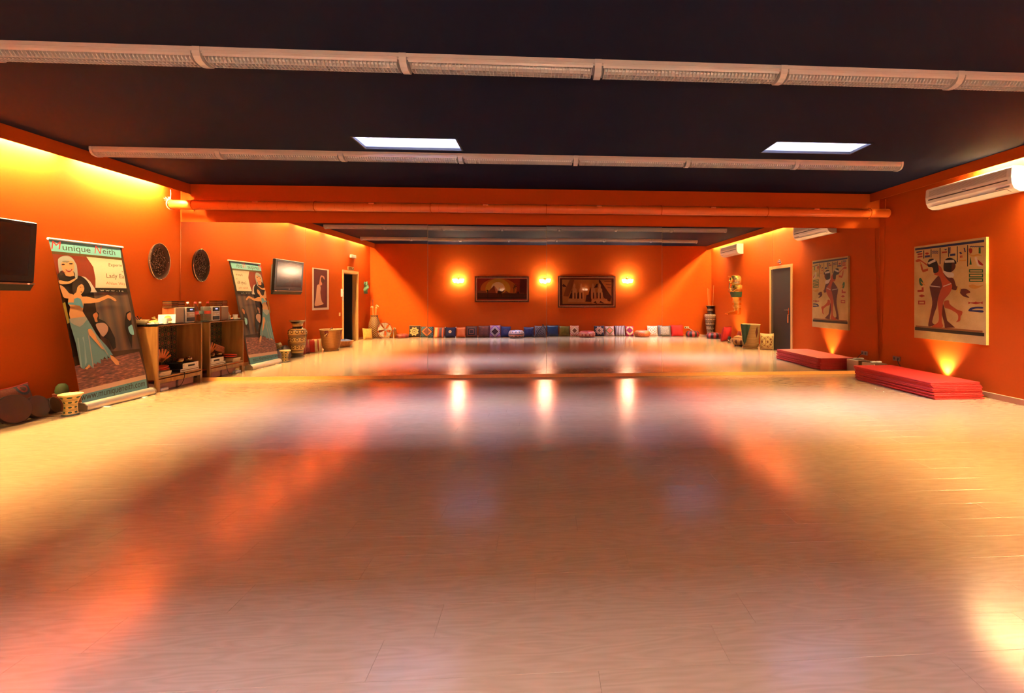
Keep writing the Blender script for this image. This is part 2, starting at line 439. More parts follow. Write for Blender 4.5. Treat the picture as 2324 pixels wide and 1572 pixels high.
# light coves: a board hung in front of each side wall hides the tubes
struct(MB().b2((XL + 0.138, YB, HC - 0.154), (XL + 0.152, 0.004, HC)).build('trim_1', M_WALL))
struct(MB().b2((XR - 0.180, YB, HC - 0.1415), (XR - 0.166, 0.004, HC)).build('trim_2', M_WALL))
M_TUBE = emit('lit_tube', (1.0, 0.65, 0.25), TUBE_STRENGTH)
NTH = ['first', 'second', 'third', 'fourth', 'fifth', 'sixth', 'seventh']
def cove_tube(x, y0, y1, side, k):
    t = thing('fluorescent_tube', 'lit warm tube, %s from the mirrors, behind the cove board above the %s' % (NTH[k], side), 'tube light', (x, (y0 + y1) / 2, HC - 0.07), 'tubes hidden behind the %s cove board' % side.split()[0])
    MB().lathe([(0.004, y0 + 0.05), (0.013, y0 + 0.05), (0.013, y1 - 0.05), (0.004, y1 - 0.05)], 8, rot=Matrix.Rotation(-math.pi / 2, 3, 'X'), c=(x, 0, HC - 0.068)).build('tube', M_TUBE, t)
    MB().b2((x - 0.02, y0, HC - 0.048), (x + 0.02, y1, HC)).build('batten', M_LAMP, t)
    for yy in (y0 + 0.03, y1 - 0.03): MB().b2((x - 0.016, yy - 0.02, HC - 0.086), (x + 0.016, yy + 0.02, HC - 0.05)).build('lamp_holder', M_LAMP, t)
for k in range(5): cove_tube(XL + 0.070, -1.62 - 1.47 * k - 0.06, -0.36 - 1.47 * k, 'television', k)
for k in range(5): cove_tube(XR - 0.085, -1.80 - 1.205 * (k + 1), -1.80 - 1.205 * k - 0.01, 'air conditioners', k)
# skirting
M_SKIRT = mat('brown_skirting', (0.36, 0.15, 0.06), 0.5)
M_FSKIRT = mat('orange_wood_skirting', (0.62, 0.27, 0.07), 0.4)
struct(MB().b2((XL, -0.016, 0), (XR, 0.004, 0.0525)).build('baseboard_front', M_FSKIRT))
b = struct(MB().b2((XR - 0.012, YB, 0), (XR, -3.90, 0.07)).b2((XR - 0.012, -2.75, 0), (XR, -0.017, 0.07)).build('baseboard_right', M_SKIRT))
MB().b2((XR - 0.014, -2.75, 0.07), (XR, -0.017, 0.076)).build('top_edge', mat('pale_skirting_edge', (0.6, 0.42, 0.2), 0.4), b)
struct(MB().b2((XL, YB, 0), (XL + 0.012, -6.98, 0.07)).b2((XL, -5.85, 0), (XL + 0.012, -0.017, 0.07)).build('baseboard_left', M_SKIRT))
struct(MB().b2((XL + 0.013, YB, 0), (XR - 0.013, YB + 0.012, 0.06)).build('baseboard_back', M_FSKIRT))
# mirrors
def mirror_mat():
    t = NT('silver_mirror', 0.0, 1.0); t.color((0.90, 0.885, 0.865)); return t.mat
M_MIRROR = mirror_mat(); M_EDGE = mat('mirror_glass_edge', (0.30, 0.26, 0.16), 0.15)
seams = [pix(u, 700, 1, 0.0).x for u in (410.3, 694, 971, 1240.5, 1502.5, 1753.5, 1994.8)]
tilt = [0.0, 0.0004, -0.0006, 0.0007, -0.0004, 0.0]
mlabel = ['beside the snack cabinet', 'next to the one by the snack cabinet', 'third from the snack cabinet', 'fourth from the snack cabinet', 'next to the one by the mats', 'beside the stacked mats']
for i in range(6):
    x0, x1 = seams[i] + 0.002, seams[i + 1] - 0.002; z0, z1 = 0.0537, 2.5255
    t = thing('mirror_panel', 'tall frameless wall mirror %s' % mlabel[i], 'mirror', ((x0 + x1) / 2, 0, z0), 'mirror panels covering the wall')
    MB().box(((x0 + x1) / 2, -0.003, (z0 + z1) / 2), (x1 - x0, 0.004, z1 - z0)).build('mirror_glass', M_MIRROR, t)
    for xe in (x0, x1): MB().b2((xe - 0.0015, -0.0045, z0), (xe + 0.0015, 0.002, z1)).build('polished_edge', M_EDGE, t)
    t.rotation_euler = (tilt[i], 0, 0)
# corridor behind the doorway
M_COR = mat('dull_red_corridor_paint', (0.32, 0.07, 0.03), 0.7)
cw = MB()
cw.b2((XL - 1.9, YB + 0.05, -0.012), (XL - T, -4.6, 0.0))
struct(cw.build('floor_corridor', mat('grey_corridor_floor', (0.3, 0.24, 0.2), 0.5)))
struct(MB().b2((XL - 1.95, YB, 0), (XL - 1.9, -4.6, 2.6)).build('wall_corridor_far', M_COR))
struct(MB().b2((XL - 1.9, YB, 0), (XL - T, YB + 0.05, 2.6)).build('wall_corridor_end', M_COR))
struct(MB().b2((XL - 1.9, -4.6, 0), (XL - T, -4.55, 2.6)).build('wall_corridor_near', M_COR))
struct(MB().b2((XL - 1.95, YB, 2.6), (XL - T, -4.55, 2.65)).build('ceiling_corridor', M_CEIL))
# doors
def door_frame(side, y0, y1, z1, parent, proud=0.018, w=0.075):
    x = XL if side < 0 else XR; s = 1 if side < 0 else -1
    f = MB()
    f.b2((x - s * 0.0, y0 - w, 0), (x + s * proud, y0, z1 + w)).b2((x, y1, 0), (x + s * proud, y1 + w, z1 + w)).b2((x, y0, z1), (x + s * proud, y1, z1 + w))
    if side < 0:
        f.b2((XL - T, y0 + 0.0, 0), (XL, y0 + 0.02, z1)).b2((XL - T, y1 - 0.02, 0), (XL, y1, z1)).b2((XL - T, y0, z1 - 0.02), (XL, y1, z1))
    f.build('door_frame', M_TRIM, parent)
def door_handle(parent, x, y, z, s, dirn):
    h = MB(); h.box((x + s * 0.006, y, z - 0.03), (0.012, 0.04, 0.16)); h.tube([(x, y, z), (x + s * 0.05, y, z), (x + s * 0.05, y + dirn * 0.12, z)], 0.009, 8)
    return h.build('door_handle', M_CHROME, parent, smooth=True)
M_DOOR = mat('dark_blue_door_paint', (0.020, 0.025, 0.045), 0.35)
d = bpy.data.objects.new('door_1', None); COL.objects.link(d); d.location = (XL, (D1[0] + D1[1]) / 2, 0); struct(d); d['label'] = 'dark blue door standing open to the corridor'
door_frame(-1, D1[0], D1[1], D1[2], d)
MB().rbox((XL - T - 0.42, D1[0] + 0.045, 1.02), (0.86, 0.04, 2.02), 0.004).build('door_leaf', M_DOOR, d)
h = MB(); h.tube([(XL - T - 0.76, D1[0] + 0.07, 1.02), (XL - T - 0.76, D1[0] + 0.11, 1.02), (XL - T - 0.64, D1[0] + 0.11, 1.02)], 0.009, 8); h.build('door_handle', M_CHROME, d)
d = bpy.data.objects.new('door_2', None); COL.objects.link(d); d.location = (XR, -3.32, 0); struct(d); d['label'] = 'closed dark door in a pale frame'
door_frame(1, -3.79, -2.86, 2.05, d)
MB().b2((XR - 0.004, -3.79, 0.005), (XR + 0.02, -2.86, 2.05)).build('door_recess', M_BLACK, d)
MB().rbox((XR - 0.006, -3.30, 1.025), (0.012, 0.86, 2.03), 0.003).build('door_leaf', mat('dark_slate_door_paint', (0.022, 0.019, 0.024), 0.5, spec=0.15), d)
door_handle(d, XR - 0.012, -2.93, 1.03, -1, -1)
k = MB(); k.box((XR - 0.03, -2.945, 0.90), (0.01, 0.02, 0.05)); k.box((XR - 0.03, -2.95, 0.80), (0.012, 0.03, 0.15)); k.build('key_tag', mat('orange_key_tag', (0.5, 0.16, 0.04), 0.5), d)

# ------------------------------------------------------------------ ceiling lights (off), three rows
L = 1.457
proto = thing('ceiling_light', 'x', 'ceiling light', (0, 0, 0))
hb = MB().prism([(-0.085, 0.0), (-0.085, -0.028), (-0.075, -0.034), (-0.075, -0.045), (0.075, -0.045), (0.075, -0.034), (0.085, -0.028), (0.085, 0.0)], 0, 0.012, L - 0.012)
hb.build('housing', M_LAMP, proto, local=True)
for s in (-1, 1):
    sd = MB().prism([(s * 0.085, -0.030), (s * 0.083, -0.048), (s * 0.078, -0.062), (s * 0.072, -0.062), (s * 0.076, -0.045), (s * 0.078, -0.030)], 0, 0.04, L - 0.04)
    sd.build('side_rail', M_LAMP, proto, local=True)
lv = MB(); nb = 50
for k in range(nb):
    x = 0.05 + (L - 0.10) * k / (nb - 1)
    lv.prism([(-0.078, -0.046), (-0.074, -0.066), (-0.055, -0.085), (-0.02, -0.096), (0.02, -0.096), (0.055, -0.085), (0.074, -0.066), (0.078, -0.046)], 0, x - 0.0018, x + 0.0018)
for yy in (-0.036, 0.0, 0.036): lv.b2((0.05, yy - 0.0015, -0.092), (L - 0.05, yy + 0.0015, -0.05))
lv.build('louvre', M_LAMP, proto, local=True, kind='stuff')
for yy in (-0.035, 0.035):
    MB().tube([(0.06, yy, -0.058), (L - 0.06, yy, -0.058)], 0.0125, 8).build('tube', mat('unlit_tube_glass', (0.8, 0.8, 0.78), 0.15), proto, smooth=True, local=True)
bp = [(-0.089, 0.0), (-0.089, -0.032), (-0.080, -0.066), (-0.058, -0.091), (-0.02, -0.103), (0.02, -0.103), (0.058, -0.091), (0.080, -0.066), (0.089, -0.032), (0.089, 0.0)]
MB().prism(bp, 0, -0.002, 0.026).build('end_band', M_LAMP, proto, local=True)
MB().prism(bp, 0, L - 0.026, L - 0.002).build('end_band', M_LAMP, proto, local=True)
rows = [(-1.74, 'row beside the front skylights'), (-4.08, 'middle row'), (-6.35, 'row nearest the framed pictures')]
first = True
for yy, rn in rows:
    for k in range(7):
        o = proto if first else copy_tree(proto); first = False
        o.location = (-5.409 + L * k, yy, HC)
        o['label'] = 'unlit louvred strip light, %s from the television wall, in the %s' % (NTH[k], rn)
        o['group'] = 'strip lights of the ' + rn

# ------------------------------------------------------------------ pipe along the front wall
pz, py, pr = 2.752, -0.235, 0.072
t = thing('pipe', 'long orange pipe hung under the ceiling above the mirrors', 'pipe', (0, py, pz))
pb = MB(); RY = Matrix.Rotation(math.pi / 2, 3, 'Y')
pb.lathe([(pr * 0.7, XL + 0.03), (pr, XL + 0.04), (pr, XR - 0.04), (pr * 0.7, XR - 0.03)], 24, rot=RY, c=(0, py, pz))
M_PIPE = mat('glossy_orange_pipe_paint', (0.58, 0.115, 0.013), 0.35, 0, 0.05, 3.0, spec=0.5)
pb.build('pipe_tube', M_PIPE, t, smooth=True)
xx = XL + 0.9; ridge = 0
while xx < XR - 0.2:                                  # spiral seam of the wound pipe
    sm = MB(); sm.tube([(xx + 0.028 * (a / 12), py + (pr + 0.0005) * math.sin(2 * math.pi * a / 12), pz + (pr + 0.0005) * math.cos(2 * math.pi * a / 12)) for a in range(13)], 0.0016, 4)
    sm.build('spiral_seam', M_WALL, t); xx += 0.145 if xx < 0.5 else 0.6
for u in (440, 716, 979, 1240, 1500, 1740, 1972):
    xq = pix(u, 470, 1, py).x
    cl = MB(); cl.tube([(xq, py + (pr + 0.004) * math.sin(2 * math.pi * a / 20), pz + (pr + 0.004) * math.cos(2 * math.pi * a / 20)) for a in range(20)], 0.006, 6, closed=True)
    cl.tube([(xq, py, pz + pr), (xq, py, pz + pr + 0.02)], 0.005, 6); cl.tube([(xq, py + pr, pz), (xq, 0.003, pz)], 0.006, 6); cl.blob((xq, py, pz - pr - 0.016), (0.014, 0.014, 0.014), 8, 6)
    cl.build('pipe_clamp', M_WALL, t, smooth=True)
for u in (578, 842, 1102, 1360, 1620, 1855):
    xq = pix(u, 462, 1, py - pr).x
    MB().box((xq, py - pr * 0.84, pz + pr * 0.52), (0.085, 0.006, 0.038), Matrix.Rotation(0.55, 3, 'X')).build('pipe_label', mat('faded_label', (0.5, 0.1, 0.02), 0.6), t)
rp_ = MB(); q = Vector((XL + 0.05, py - 0.02, pz))
rp_.tube([q + Vector((0, 0, HC - pz - 0.154)), q + Vector((0.004, 0, 0.16)), q + Vector((0, 0, pr))], 0.005, 6)
for a in range(14):
    w = 2 * math.pi * a / 14
    rp_.tube([q + Vector((0, -pr * .2, pr * .8)), q + Vector((0.05 * math.cos(w), -0.05 - 0.02 * math.sin(3 * w), pr * .8 + 0.055 * math.sin(w)))], 0.004, 5)
rp_.tube([q + Vector((0, (pr + 0.006) * math.sin(2 * math.pi * a / 16), (pr + 0.006) * math.cos(2 * math.pi * a / 16))) for a in range(16)], 0.007, 6, closed=True)
tag(rp_.build('rope_knot', mat('pale_rope', (0.62, 0.45, 0.28), 0.8)), 'knotted pale rope tied round one end of the orange pipe', 'rope')

# ------------------------------------------------------------------ things on the walls
# oval copper tray
c = Vector((XL + 0.02, -0.42, 1.865))
t = thing('wall_tray', 'oval engraved copper tray hanging above the snack cabinet', 'tray', (XL, c.y, 1.59))
def oval(prof, n=40, sy=0.182, sz=0.272, cap=True):
    mb = MB(); m = len(prof); vs = []; fs = []
    for r, h in prof:
        for i in range(n): a = 2 * math.pi * i / n; vs.append((XL + h, c.y + sy * r * math.cos(a), c.z + sz * r * math.sin(a)))
    for k in range(m - 1):
        for i in range(n): j = (i + 1) % n; fs.append((k * n + i, k * n + j, k * n + n + j, k * n + n + i))
    if cap: fs.append(tuple((m - 1) * n + i for i in range(n))); fs.append(tuple(range(n - 1, -1, -1)))
    return mb.add(vs, fs)
oval([(0.96, 0.001), (1.0, 0.03), (0.985, 0.034), (0.90, 0.022), (0.80, 0.016), (0.77, 0.010)]).build('tray_rim', mat('dark_copper', (0.07, 0.032, 0.02), 0.5, 0.6), t, smooth=True)
def engraved():
    q = NT('engraved_copper', 0.45, 1.0); v = q.n('TexVoronoi'); v.inputs['Scale'].default_value = 44.0; q.l(q.coords(), v.inputs['Vector'])
    q.color(q.ramp(v.outputs['Distance'], [(0.1, (0.45, 0.26, 0.17)), (0.5, (0.05, 0.02, 0.012))], False)); q.bump(v.outputs['Distance'], 0.9, 0.02); return q.mat
oval([(0.74, 0.008), (0.74, 0.012), (0.66, 0.013), (0.55, 0.012)]).build('engraved_centre', engraved(), t, smooth=True)
oval([(1.0, 0.030), (1.02, 0.033), (1.0, 0.038), (0.985, 0.034)], cap=False).build('bright_edge', mat('polished_copper_edge', (0.75, 0.5, 0.3), 0.2, 1.0), t, smooth=True)
for a in (0, 90, 180, 270):
    w = math.radians(a); MB().blob((XL + 0.022, c.y + 0.165 * math.cos(w), c.z + 0.247 * math.sin(w)), (0.008, 0.008, 0.008), 8, 6).build('stud', M_CHROME, t, smooth=True)

# television on a wall bracket
tv = thing('television', 'black flat television on a wall bracket over the drums', 'television', (XL + 0.003, -2.80, 1.39))
TVR = Matrix.Rotation(0.055, 3, 'Y')
def tvp(mb): 
    o = Vector((XL + 0.15, -2.80, 1.77)); mb.v = [TVR @ p + o for p in mb.v]; return mb
tvp(MB().rbox((0.0, 0, 0.045), (0.06, 1.13, 0.66), 0.01)).build('bezel', mat('gloss_black_bezel', (0.005, 0.004, 0.004), 0.3, spec=0.2), tv)
def screen_mat():
    q = NT('dark_screen', 0.2, 0.0, 0.2); q.grain((0.006, 0.005, 0.005), 0.05, 5.0); return q.mat
tvp(MB().box((0.031, 0, 0.062), (0.003, 0.985, 0.545))).build('screen', screen_mat(), tv)
tvp(MB().prism([(0.032, -0.285), (0.034, -0.305), (0.0, -0.375), (-0.03, -0.375), (-0.03, -0.285)], 1, -0.555, 0.555)).build('speaker_chin', M_BLACK, tv)
tvp(MB().box((0.034, 0, -0.297), (0.006, 1.12, 0.018))).build('trim_strip', mat('bronze_trim', (0.20, 0.12, 0.07), 0.3, 0.6), tv)
tvp(MB().rbox((-0.065, 0, -0.02), (0.08, 0.98, 0.58), 0.03)).build('rear_shell', mat('dark_rear_shell', (0.05, 0.04, 0.03), 0.5), tv)
tvp(MB().blob((0.038, 0.50, -0.297), (0.004, 0.012, 0.006), 8, 6)).build('standby_light', emit('red_standby', (1.0, 0.12, 0.05), 6.0), tv)
tvp(MB().box((0.035, 0, -0.255), (0.002, 0.022, 0.018))).build('badge', M_SILVER, tv)
MB().b2((XL + 0.003, -2.95, 1.58), (XL + 0.012, -2.45, 2.0)).b2((XL + 0.012, -2.60, 1.70), (XL + 0.06, -2.52, 1.95)).b2((XL + 0.012, -2.95, 1.70), (XL + 0.06, -2.87, 1.95)).build('wall_bracket', M_SILVER, tv)

# roll-up banner leaning on the wall
BZ0, BZ1, BX0, BX1, BY0, BY1 = 0.095, 2.005, -5.352, -5.712, -1.962, -1.062
bn = thing('roll_up_banner', 'tall roll-up banner printed with a dancer in blue leaning on the wall', 'banner', (BX0, -1.515, 0))
up = Vector((BX1 - BX0, 0, BZ1 - BZ0)); upn = up.normalized(); nrm = Vector((upn.z, 0, -upn.x))
P0 = Vector((BX0, 0, BZ0))
sh = MB(); th = nrm * -0.002
q = [P0 + Vector((0, BY0, 0)), P0 + Vector((0, BY1, 0)), P0 + Vector((0, BY1, 0)) + up, P0 + Vector((0, BY0, 0)) + up]
sh.add(q + [p + th for p in q], [(0, 1, 2, 3), (7, 6, 5, 4), (0, 4, 5, 1), (1, 5, 6, 2), (2, 6, 7, 3), (3, 7, 4, 0)])
sh.build('banner_sheet', flat((62, 38, 20)), bn)
cs = MB().prism([(-0.06, 0.0), (0.05, 0.0), (0.068, 0.02), (0.066, 0.06), (0.035, 0.092), (-0.02, 0.098), (-0.06, 0.08)], 1, BY0 - 0.02, BY1 + 0.02)
cs.v = [p + Vector((BX0, 0, 0)) for p in cs.v]; cs.build('cassette', mat('brushed_aluminium', (0.62, 0.56, 0.47), 0.35, 0.8), bn, smooth=True)
for yy in (BY0 - 0.026, BY1 + 0.014):
    e = MB().prism([(-0.064, 0.0), (0.052, 0.0), (0.072, 0.02), (0.070, 0.063), (0.037, 0.096), (-0.02, 0.102), (-0.064, 0.083)], 1, yy, yy + 0.012)
    e.v = [p + Vector((BX0, 0, 0)) for p in e.v]; e.build('end_cap', mat('grey_end_cap', (0.16, 0.12, 0.08), 0.5), bn)
tb = P0 + up
MB().tube([(tb.x, BY0 - 0.02, tb.z), (tb.x, BY1 + 0.02, tb.z)], 0.013, 10).build('top_bar', mat('white_top_bar', (0.75, 0.72, 0.66), 0.35), bn, smooth=True)
MB().tube([(BX0 - 0.05, -1.5, 0.08), (BX1 - 0.02, -1.5, 1.99)], 0.009, 8).build('support_pole', M_SILVER, bn, smooth=True)
for u, v in ((240, 924), (322, 902)):
    p = pix(u, v, 2, 0.0); MB().box((p.x - 0.02, p.y, 0.006), (0.16, 0.035, 0.012)).build('foot', mat('white_foot', (0.7, 0.66, 0.6), 0.4), bn)
A = Art(bn, (0, 460), 3.0227, P0, nrm)
ZB = dict(crop=(100, 530), sc=10.48); ZC = dict(crop=(160, 640), sc=7.143)
rug = NT('rug_print', 0.6); X_, Y_, Z_ = rug.xyz()
mp = rug.n('Mapping'); mp.inputs['Scale'].default_value = (30, 14, 60); rug.l(rug.coords(), mp.inputs[0]); rug.color(rug.ramp(rug.noise(1.0, 5, mp.outputs[0]), [(0.3, srgb(60, 32, 26)), (0.55, srgb(120, 62, 48)), (0.75, srgb(185, 120, 90))], False))
cur = NT('stage_curtain_print', 0.6); cur.color(cur.ramp(cur.m('FRACT', cur.m('MULTIPLY', cur.xyz()[1], 7.0)), [(0.0, srgb(48, 28, 14)), (0.5, srgb(92, 58, 26)), (1.0, srgb(50, 30, 16))], False))
A.shape('stage_curtain', [[(640, 600), (872, 615), (960, 1000), (560, 1040)]], None, m=cur.mat)
A.shape('rug', [[(512, 1120), (700, 1075), (955, 1020), (1000, 1178), (543, 1287)]], None, m=rug.mat)
A.shape('dark_shadow', [[(445, 640), (640, 600), (700, 1000), (500, 1060)]], (34, 16, 10))
A.shape('pink_rule', [[(543, 1287), (998, 1178), (1003, 1207), (553, 1318)]], (205, 165, 140))
A.shape('address_strip', [[(553, 1318), (1003, 1207), (1013, 1288), (568, 1396)]], (98, 148, 160))
A.shape('header', [[(331, 246), (824, 304), (832, 377), (353, 330)]], (104, 168, 180))
A.shape('gold_rule', [[(353, 330), (832, 377), (835, 394), (358, 350)]], (82, 60, 24))
A.shape('red_oval', [[(358, 350), (590, 370), (640, 440), (655, 520), (652, 600), (420, 620)]], (122, 44, 22))
A.shape('pale_panel', [[(592, 370), (835, 394), (868, 586), (655, 583), (655, 520), (640, 440)]], (212, 196, 172))
A.shape('web_strip', [[(658, 583), (868, 586), (873, 616), (664, 612)]], (32, 22, 12))
A.shape('white_sleeve', [[(800, 1000), (980, 1030), (1100, 1140), (1260, 1390), (1090, 1395), (1040, 1190), (900, 1090)]], (196, 182, 172), **ZB)
A.shape('black_dress', [[(330, 950), (480, 930), (560, 1020), (700, 1000), (900, 1020), (1070, 1190), (1095, 1400), (700, 1500), (440, 1440), (390, 1190), (350, 1080)]], (26, 16, 12), sm=True, **ZB)
A.shape('scarf_hair', [[(345, 700), (380, 640), (420, 900), (480, 960), (400, 1000), (350, 940)], [(700, 800), (760, 780), (800, 1010), (740, 1040), (690, 930)]], (52, 34, 26), **ZB)
A.shape('headscarf', [[(330, 640), (360, 580), (430, 540), (520, 525), (600, 535), (680, 590), (740, 680), (780, 770), (800, 1000), (780, 1080), (740, 1040), (700, 900), (420, 880), (370, 930), (345, 830)]], (150, 150, 146), sm=True, **ZB)
A.shape('face', [smooth_poly([(410, 700), (450, 655), (560, 640), (690, 660), (722, 740), (715, 830), (690, 900), (620, 958), (540, 945), (455, 890), (420, 800)]), [(480, 930), (560, 950), (700, 910), (720, 1000), (620, 1020), (520, 1000)]], (212, 140, 96), **ZB)
A.shape('brow_jewel', [ell(520, 665, 90, 22), ell(545, 690, 16, 16)], (120, 112, 100), **ZB)
A.shape('eyes', [ell(458, 730, 40, 16), ell(640, 716, 46, 16)], (30, 16, 12), **ZB)
A.shape('mouth', [smooth_poly([(510, 852), (590, 858), (672, 840), (640, 892), (590, 906), (540, 884)])], (132, 26, 24), **ZB)
A.shape('teeth', [[(540, 858), (590, 864), (645, 850), (630, 872), (590, 878), (555, 872)]], (225, 205, 190), **ZB)
A.shape('forearm', [[(360, 1110), (560, 1138), (700, 1080), (760, 1060), (745, 1100), (640, 1170), (560, 1195), (385, 1195)]], (206, 150, 104), sm=True, **ZB)
A.shape('raised_arm', [[(410, 565), (440, 580), (475, 620), (500, 628), (488, 655), (440, 650), (426, 620)]], (200, 142, 96), sm=True)
A.shape('dancer_face', [[(755, 1270), (870, 1196), (940, 1240), (952, 1340), (880, 1440), (840, 1415), (830, 1490), (720, 1500), (752, 1400)]], (210, 150, 98), sm=True, **ZB)
A.shape('hair', [[(680, 1180), (720, 1130), (830, 1108), (930, 1155), (958, 1225), (900, 1200), (840, 1225), (795, 1275), (778, 1350), (745, 1430), (690, 1405), (665, 1280)]], (44, 26, 16), sm=True, **ZB)
A.shape('dancer_eyes', [ell(868, 1272, 22, 8), ell(928, 1268, 14, 7), ell(890, 1385, 26, 9)], (70, 30, 22), **ZB)
A.shape('torso_and_arm', [[(85, 170), (160, 185), (190, 235), (260, 233), (420, 270), (520, 240), (600, 205), (660, 230), (720, 262), (748, 296), (722, 312), (650, 268), (610, 258), (460, 325), (330, 342), (215, 345), (205, 420), (195, 470), (245, 555), (160, 600), (0, 600), (-22, 520), (-5, 400), (-40, 330), (-30, 240), (40, 210)]], (206, 146, 94), **ZC)
A.shape('drummer', [[(350, 500), (400, 470), (460, 500), (460, 590), (560, 640), (640, 740), (720, 900), (740, 1060), (690, 1095), (620, 940), (510, 870), (400, 720), (370, 640)], [(900, 500), (960, 465), (975, 480), (990, 620), (1000, 830), (995, 1080), (930, 880), (880, 720), (880, 620)]], (26, 16, 10), **ZC)
A.shape('drummer_face', [smooth_poly([(365, 530), (420, 490), (446, 540), (430, 590), (440, 640), (400, 640), (385, 590)]), smooth_poly([(915, 530), (968, 490), (985, 550), (970, 620), (930, 600)])], (170, 108, 66), **ZC)
A.shape('drum_skin', [[(410, 700), (470, 662), (550, 664), (605, 720), (606, 790), (560, 862), (510, 872)]], (178, 136, 122), sm=True, **ZC)
A.shape('blue_drum', [[(935, 740), (965, 706), (1000, 700), (1030, 845), (970, 835)]], (130, 190, 205), sm=True, **ZC)
A.shape('skirt', [[(-30, 590), (0, 592), (160, 592), (245, 552), (300, 640), (420, 840), (480, 920), (600, 1050), (690, 1180), (640, 1180), (660, 1255), (600, 1190), (602, 1262), (545, 1205), (530, 1262), (490, 1245), (495, 1322), (430, 1295), (420, 1332), (380, 1310), (370, 1405), (300, 1330), (280, 1372), (240, 1370), (225, 1410), (190, 1400), (160, 1370), (90, 1000), (0, 700)]], (96, 136, 146), **ZC)
A.shape('skirt_folds', [[(190, 900), (215, 880), (270, 1300), (235, 1360), (225, 1000)], [(110, 900), (130, 900), (190, 1390), (165, 1370)]], (128, 160, 166), **ZC)
A.shape('beaded_trim', [[(-20, 592), (245, 556), (275, 600), (200, 690), (150, 724), (60, 690), (0, 650)], [(272, 780), (292, 780), (380, 1390), (362, 1390)], [(345, 760), (365, 770), (620, 1180), (590, 1170)]], (150, 150, 146), **ZC)
A.shape('bare_leg', [[(285, 765), (330, 752), (400, 850), (430, 920), (545, 1095), (500, 1075), (400, 960), (300, 850)], [(640, 1180), (690, 1200), (780, 1280), (792, 1340), (740, 1342), (660, 1250)], [(235, 1405), (300, 1332), (325, 1360), (270, 1412)]], (206, 144, 92), **ZC)
A.shape('bodice', [[(-45, 330), (55, 332), (60, 270), (110, 250), (165, 270), (190, 330), (210, 405), (190, 425), (150, 382), (60, 368), (-35, 362)]], (92, 142, 162), **ZC)
A.shape('curtain_gap', [[(430, 690), (447, 680), (478, 820), (462, 830)]], (150, 128, 40))
A.text('M', (170, 358), (432, 378), (140, 165), (196, 40, 44), shear=0.25, **ZB)
A.text('unique', (450, 440), (1112, 500), (436, 255), (58, 46, 34), **ZB)
A.text('N', (1200, 470), (1385, 486), (1185, 280), (196, 40, 44), shear=0.25, **ZB)
A.text('eith', (1400, 480), (1696, 515), (1385, 345), (58, 46, 34), **ZB)
A.text('Experie', (1540, 800), (1858, 812), (1535, 705), (96, 60, 46), **ZB)
A.text('w', (1850, 920), (1888, 925), (1842, 885), (96, 60, 46), **ZB)
A.text('Lady Ea', (1492, 1085), (1912, 1100), (1480, 945), (110, 62, 44), **ZB)
A.text('Ahlan Wa', (1475, 1205), (1932, 1228), (1470, 1140), (180, 96, 70), **ZB)
A.text('w w w . l a', (1335, 1362), (1890, 1385), (1330, 1322), (214, 206, 190), **ZB)
A.text('www.muniqueneith.com', (566, 1372), (1000, 1268), (552, 1310), (62, 52, 42), shear=0.3)

# framed Egyptian style canvas over the mats (a generic stand-in for the painting)
cv = thing('painted_canvas', 'pale papyrus coloured canvas with two dancing figures above the mats', 'painting', (XR, -1.35, 0.69))
CX = XR - 0.040
y0, y1 = pix(2075, 660, 0, CX).y, pix(2238, 660, 0, CX).y
MB().b2((CX, y1, 0.695), (XR - 0.002, y0, 2.122)).build('canvas', pattern('aged_papyrus', 'noise', [(0.3, srgb(178, 142, 82)), (0.7, srgb(198, 166, 106))], soft=True, n=4, amt=0.06), cv)
A = Art(cv, (2060, 530), 5.822, (CX, 0, 0), (-1, 0, 0))
A.shape('blue_band', [[(98, 196), (1012, 78), (1012, 112), (98, 222)]], (44, 44, 78))
A.shape('ground_band', [[(96, 1230), (1012, 1312), (1012, 1358), (96, 1272)]], (52, 38, 24))
A.shape('tan_band', [[(106, 1212), (990, 1282), (990, 1308), (106, 1230)]], (142, 88, 42))
bars = [[(a, b), (a + 12, b - 1), (a + 12, c_), (a, c_ + 1)] for a, b, c_ in ((206, 222, 328), (303, 208, 316), (422, 192, 400), (534, 180, 306), (650, 168, 376), (786, 150, 432))]
A.shape('column_rules', bars, (40, 34, 44))
def zig(x, y, w, n, h): return [(x + w * i / n, y + (h if i % 2 else 0)) for i in range(n + 1)] + [(x + w * i / n, y + 12 + (h if i % 2 else 0)) for i in range(n, -1, -1)]
def ringbox(x, y, w, h, k): return [[(x, y), (x + w, y), (x + w, y + k), (x, y + k)], [(x, y + h - k), (x + w, y + h - k), (x + w, y + h), (x, y + h)], [(x, y + k), (x + k, y + k), (x + k, y + h - k), (x, y + h - k)], [(x + w - k, y + k), (x + w, y + k), (x + w, y + h - k), (x + w - k, y + h - k)]]
A.shape('green_glyphs', ringbox(810, 470, 186, 44, 14) + ringbox(810, 528, 186, 50, 14) + ringbox(810, 590, 186, 46, 14) + [[(938, 182), (964, 180), (964, 262), (938, 262)], [(815, 410), (832, 300), (846, 410)], smooth_poly([(150, 600), (178, 590), (205, 650), (190, 690), (160, 670)])], (34, 92, 52))
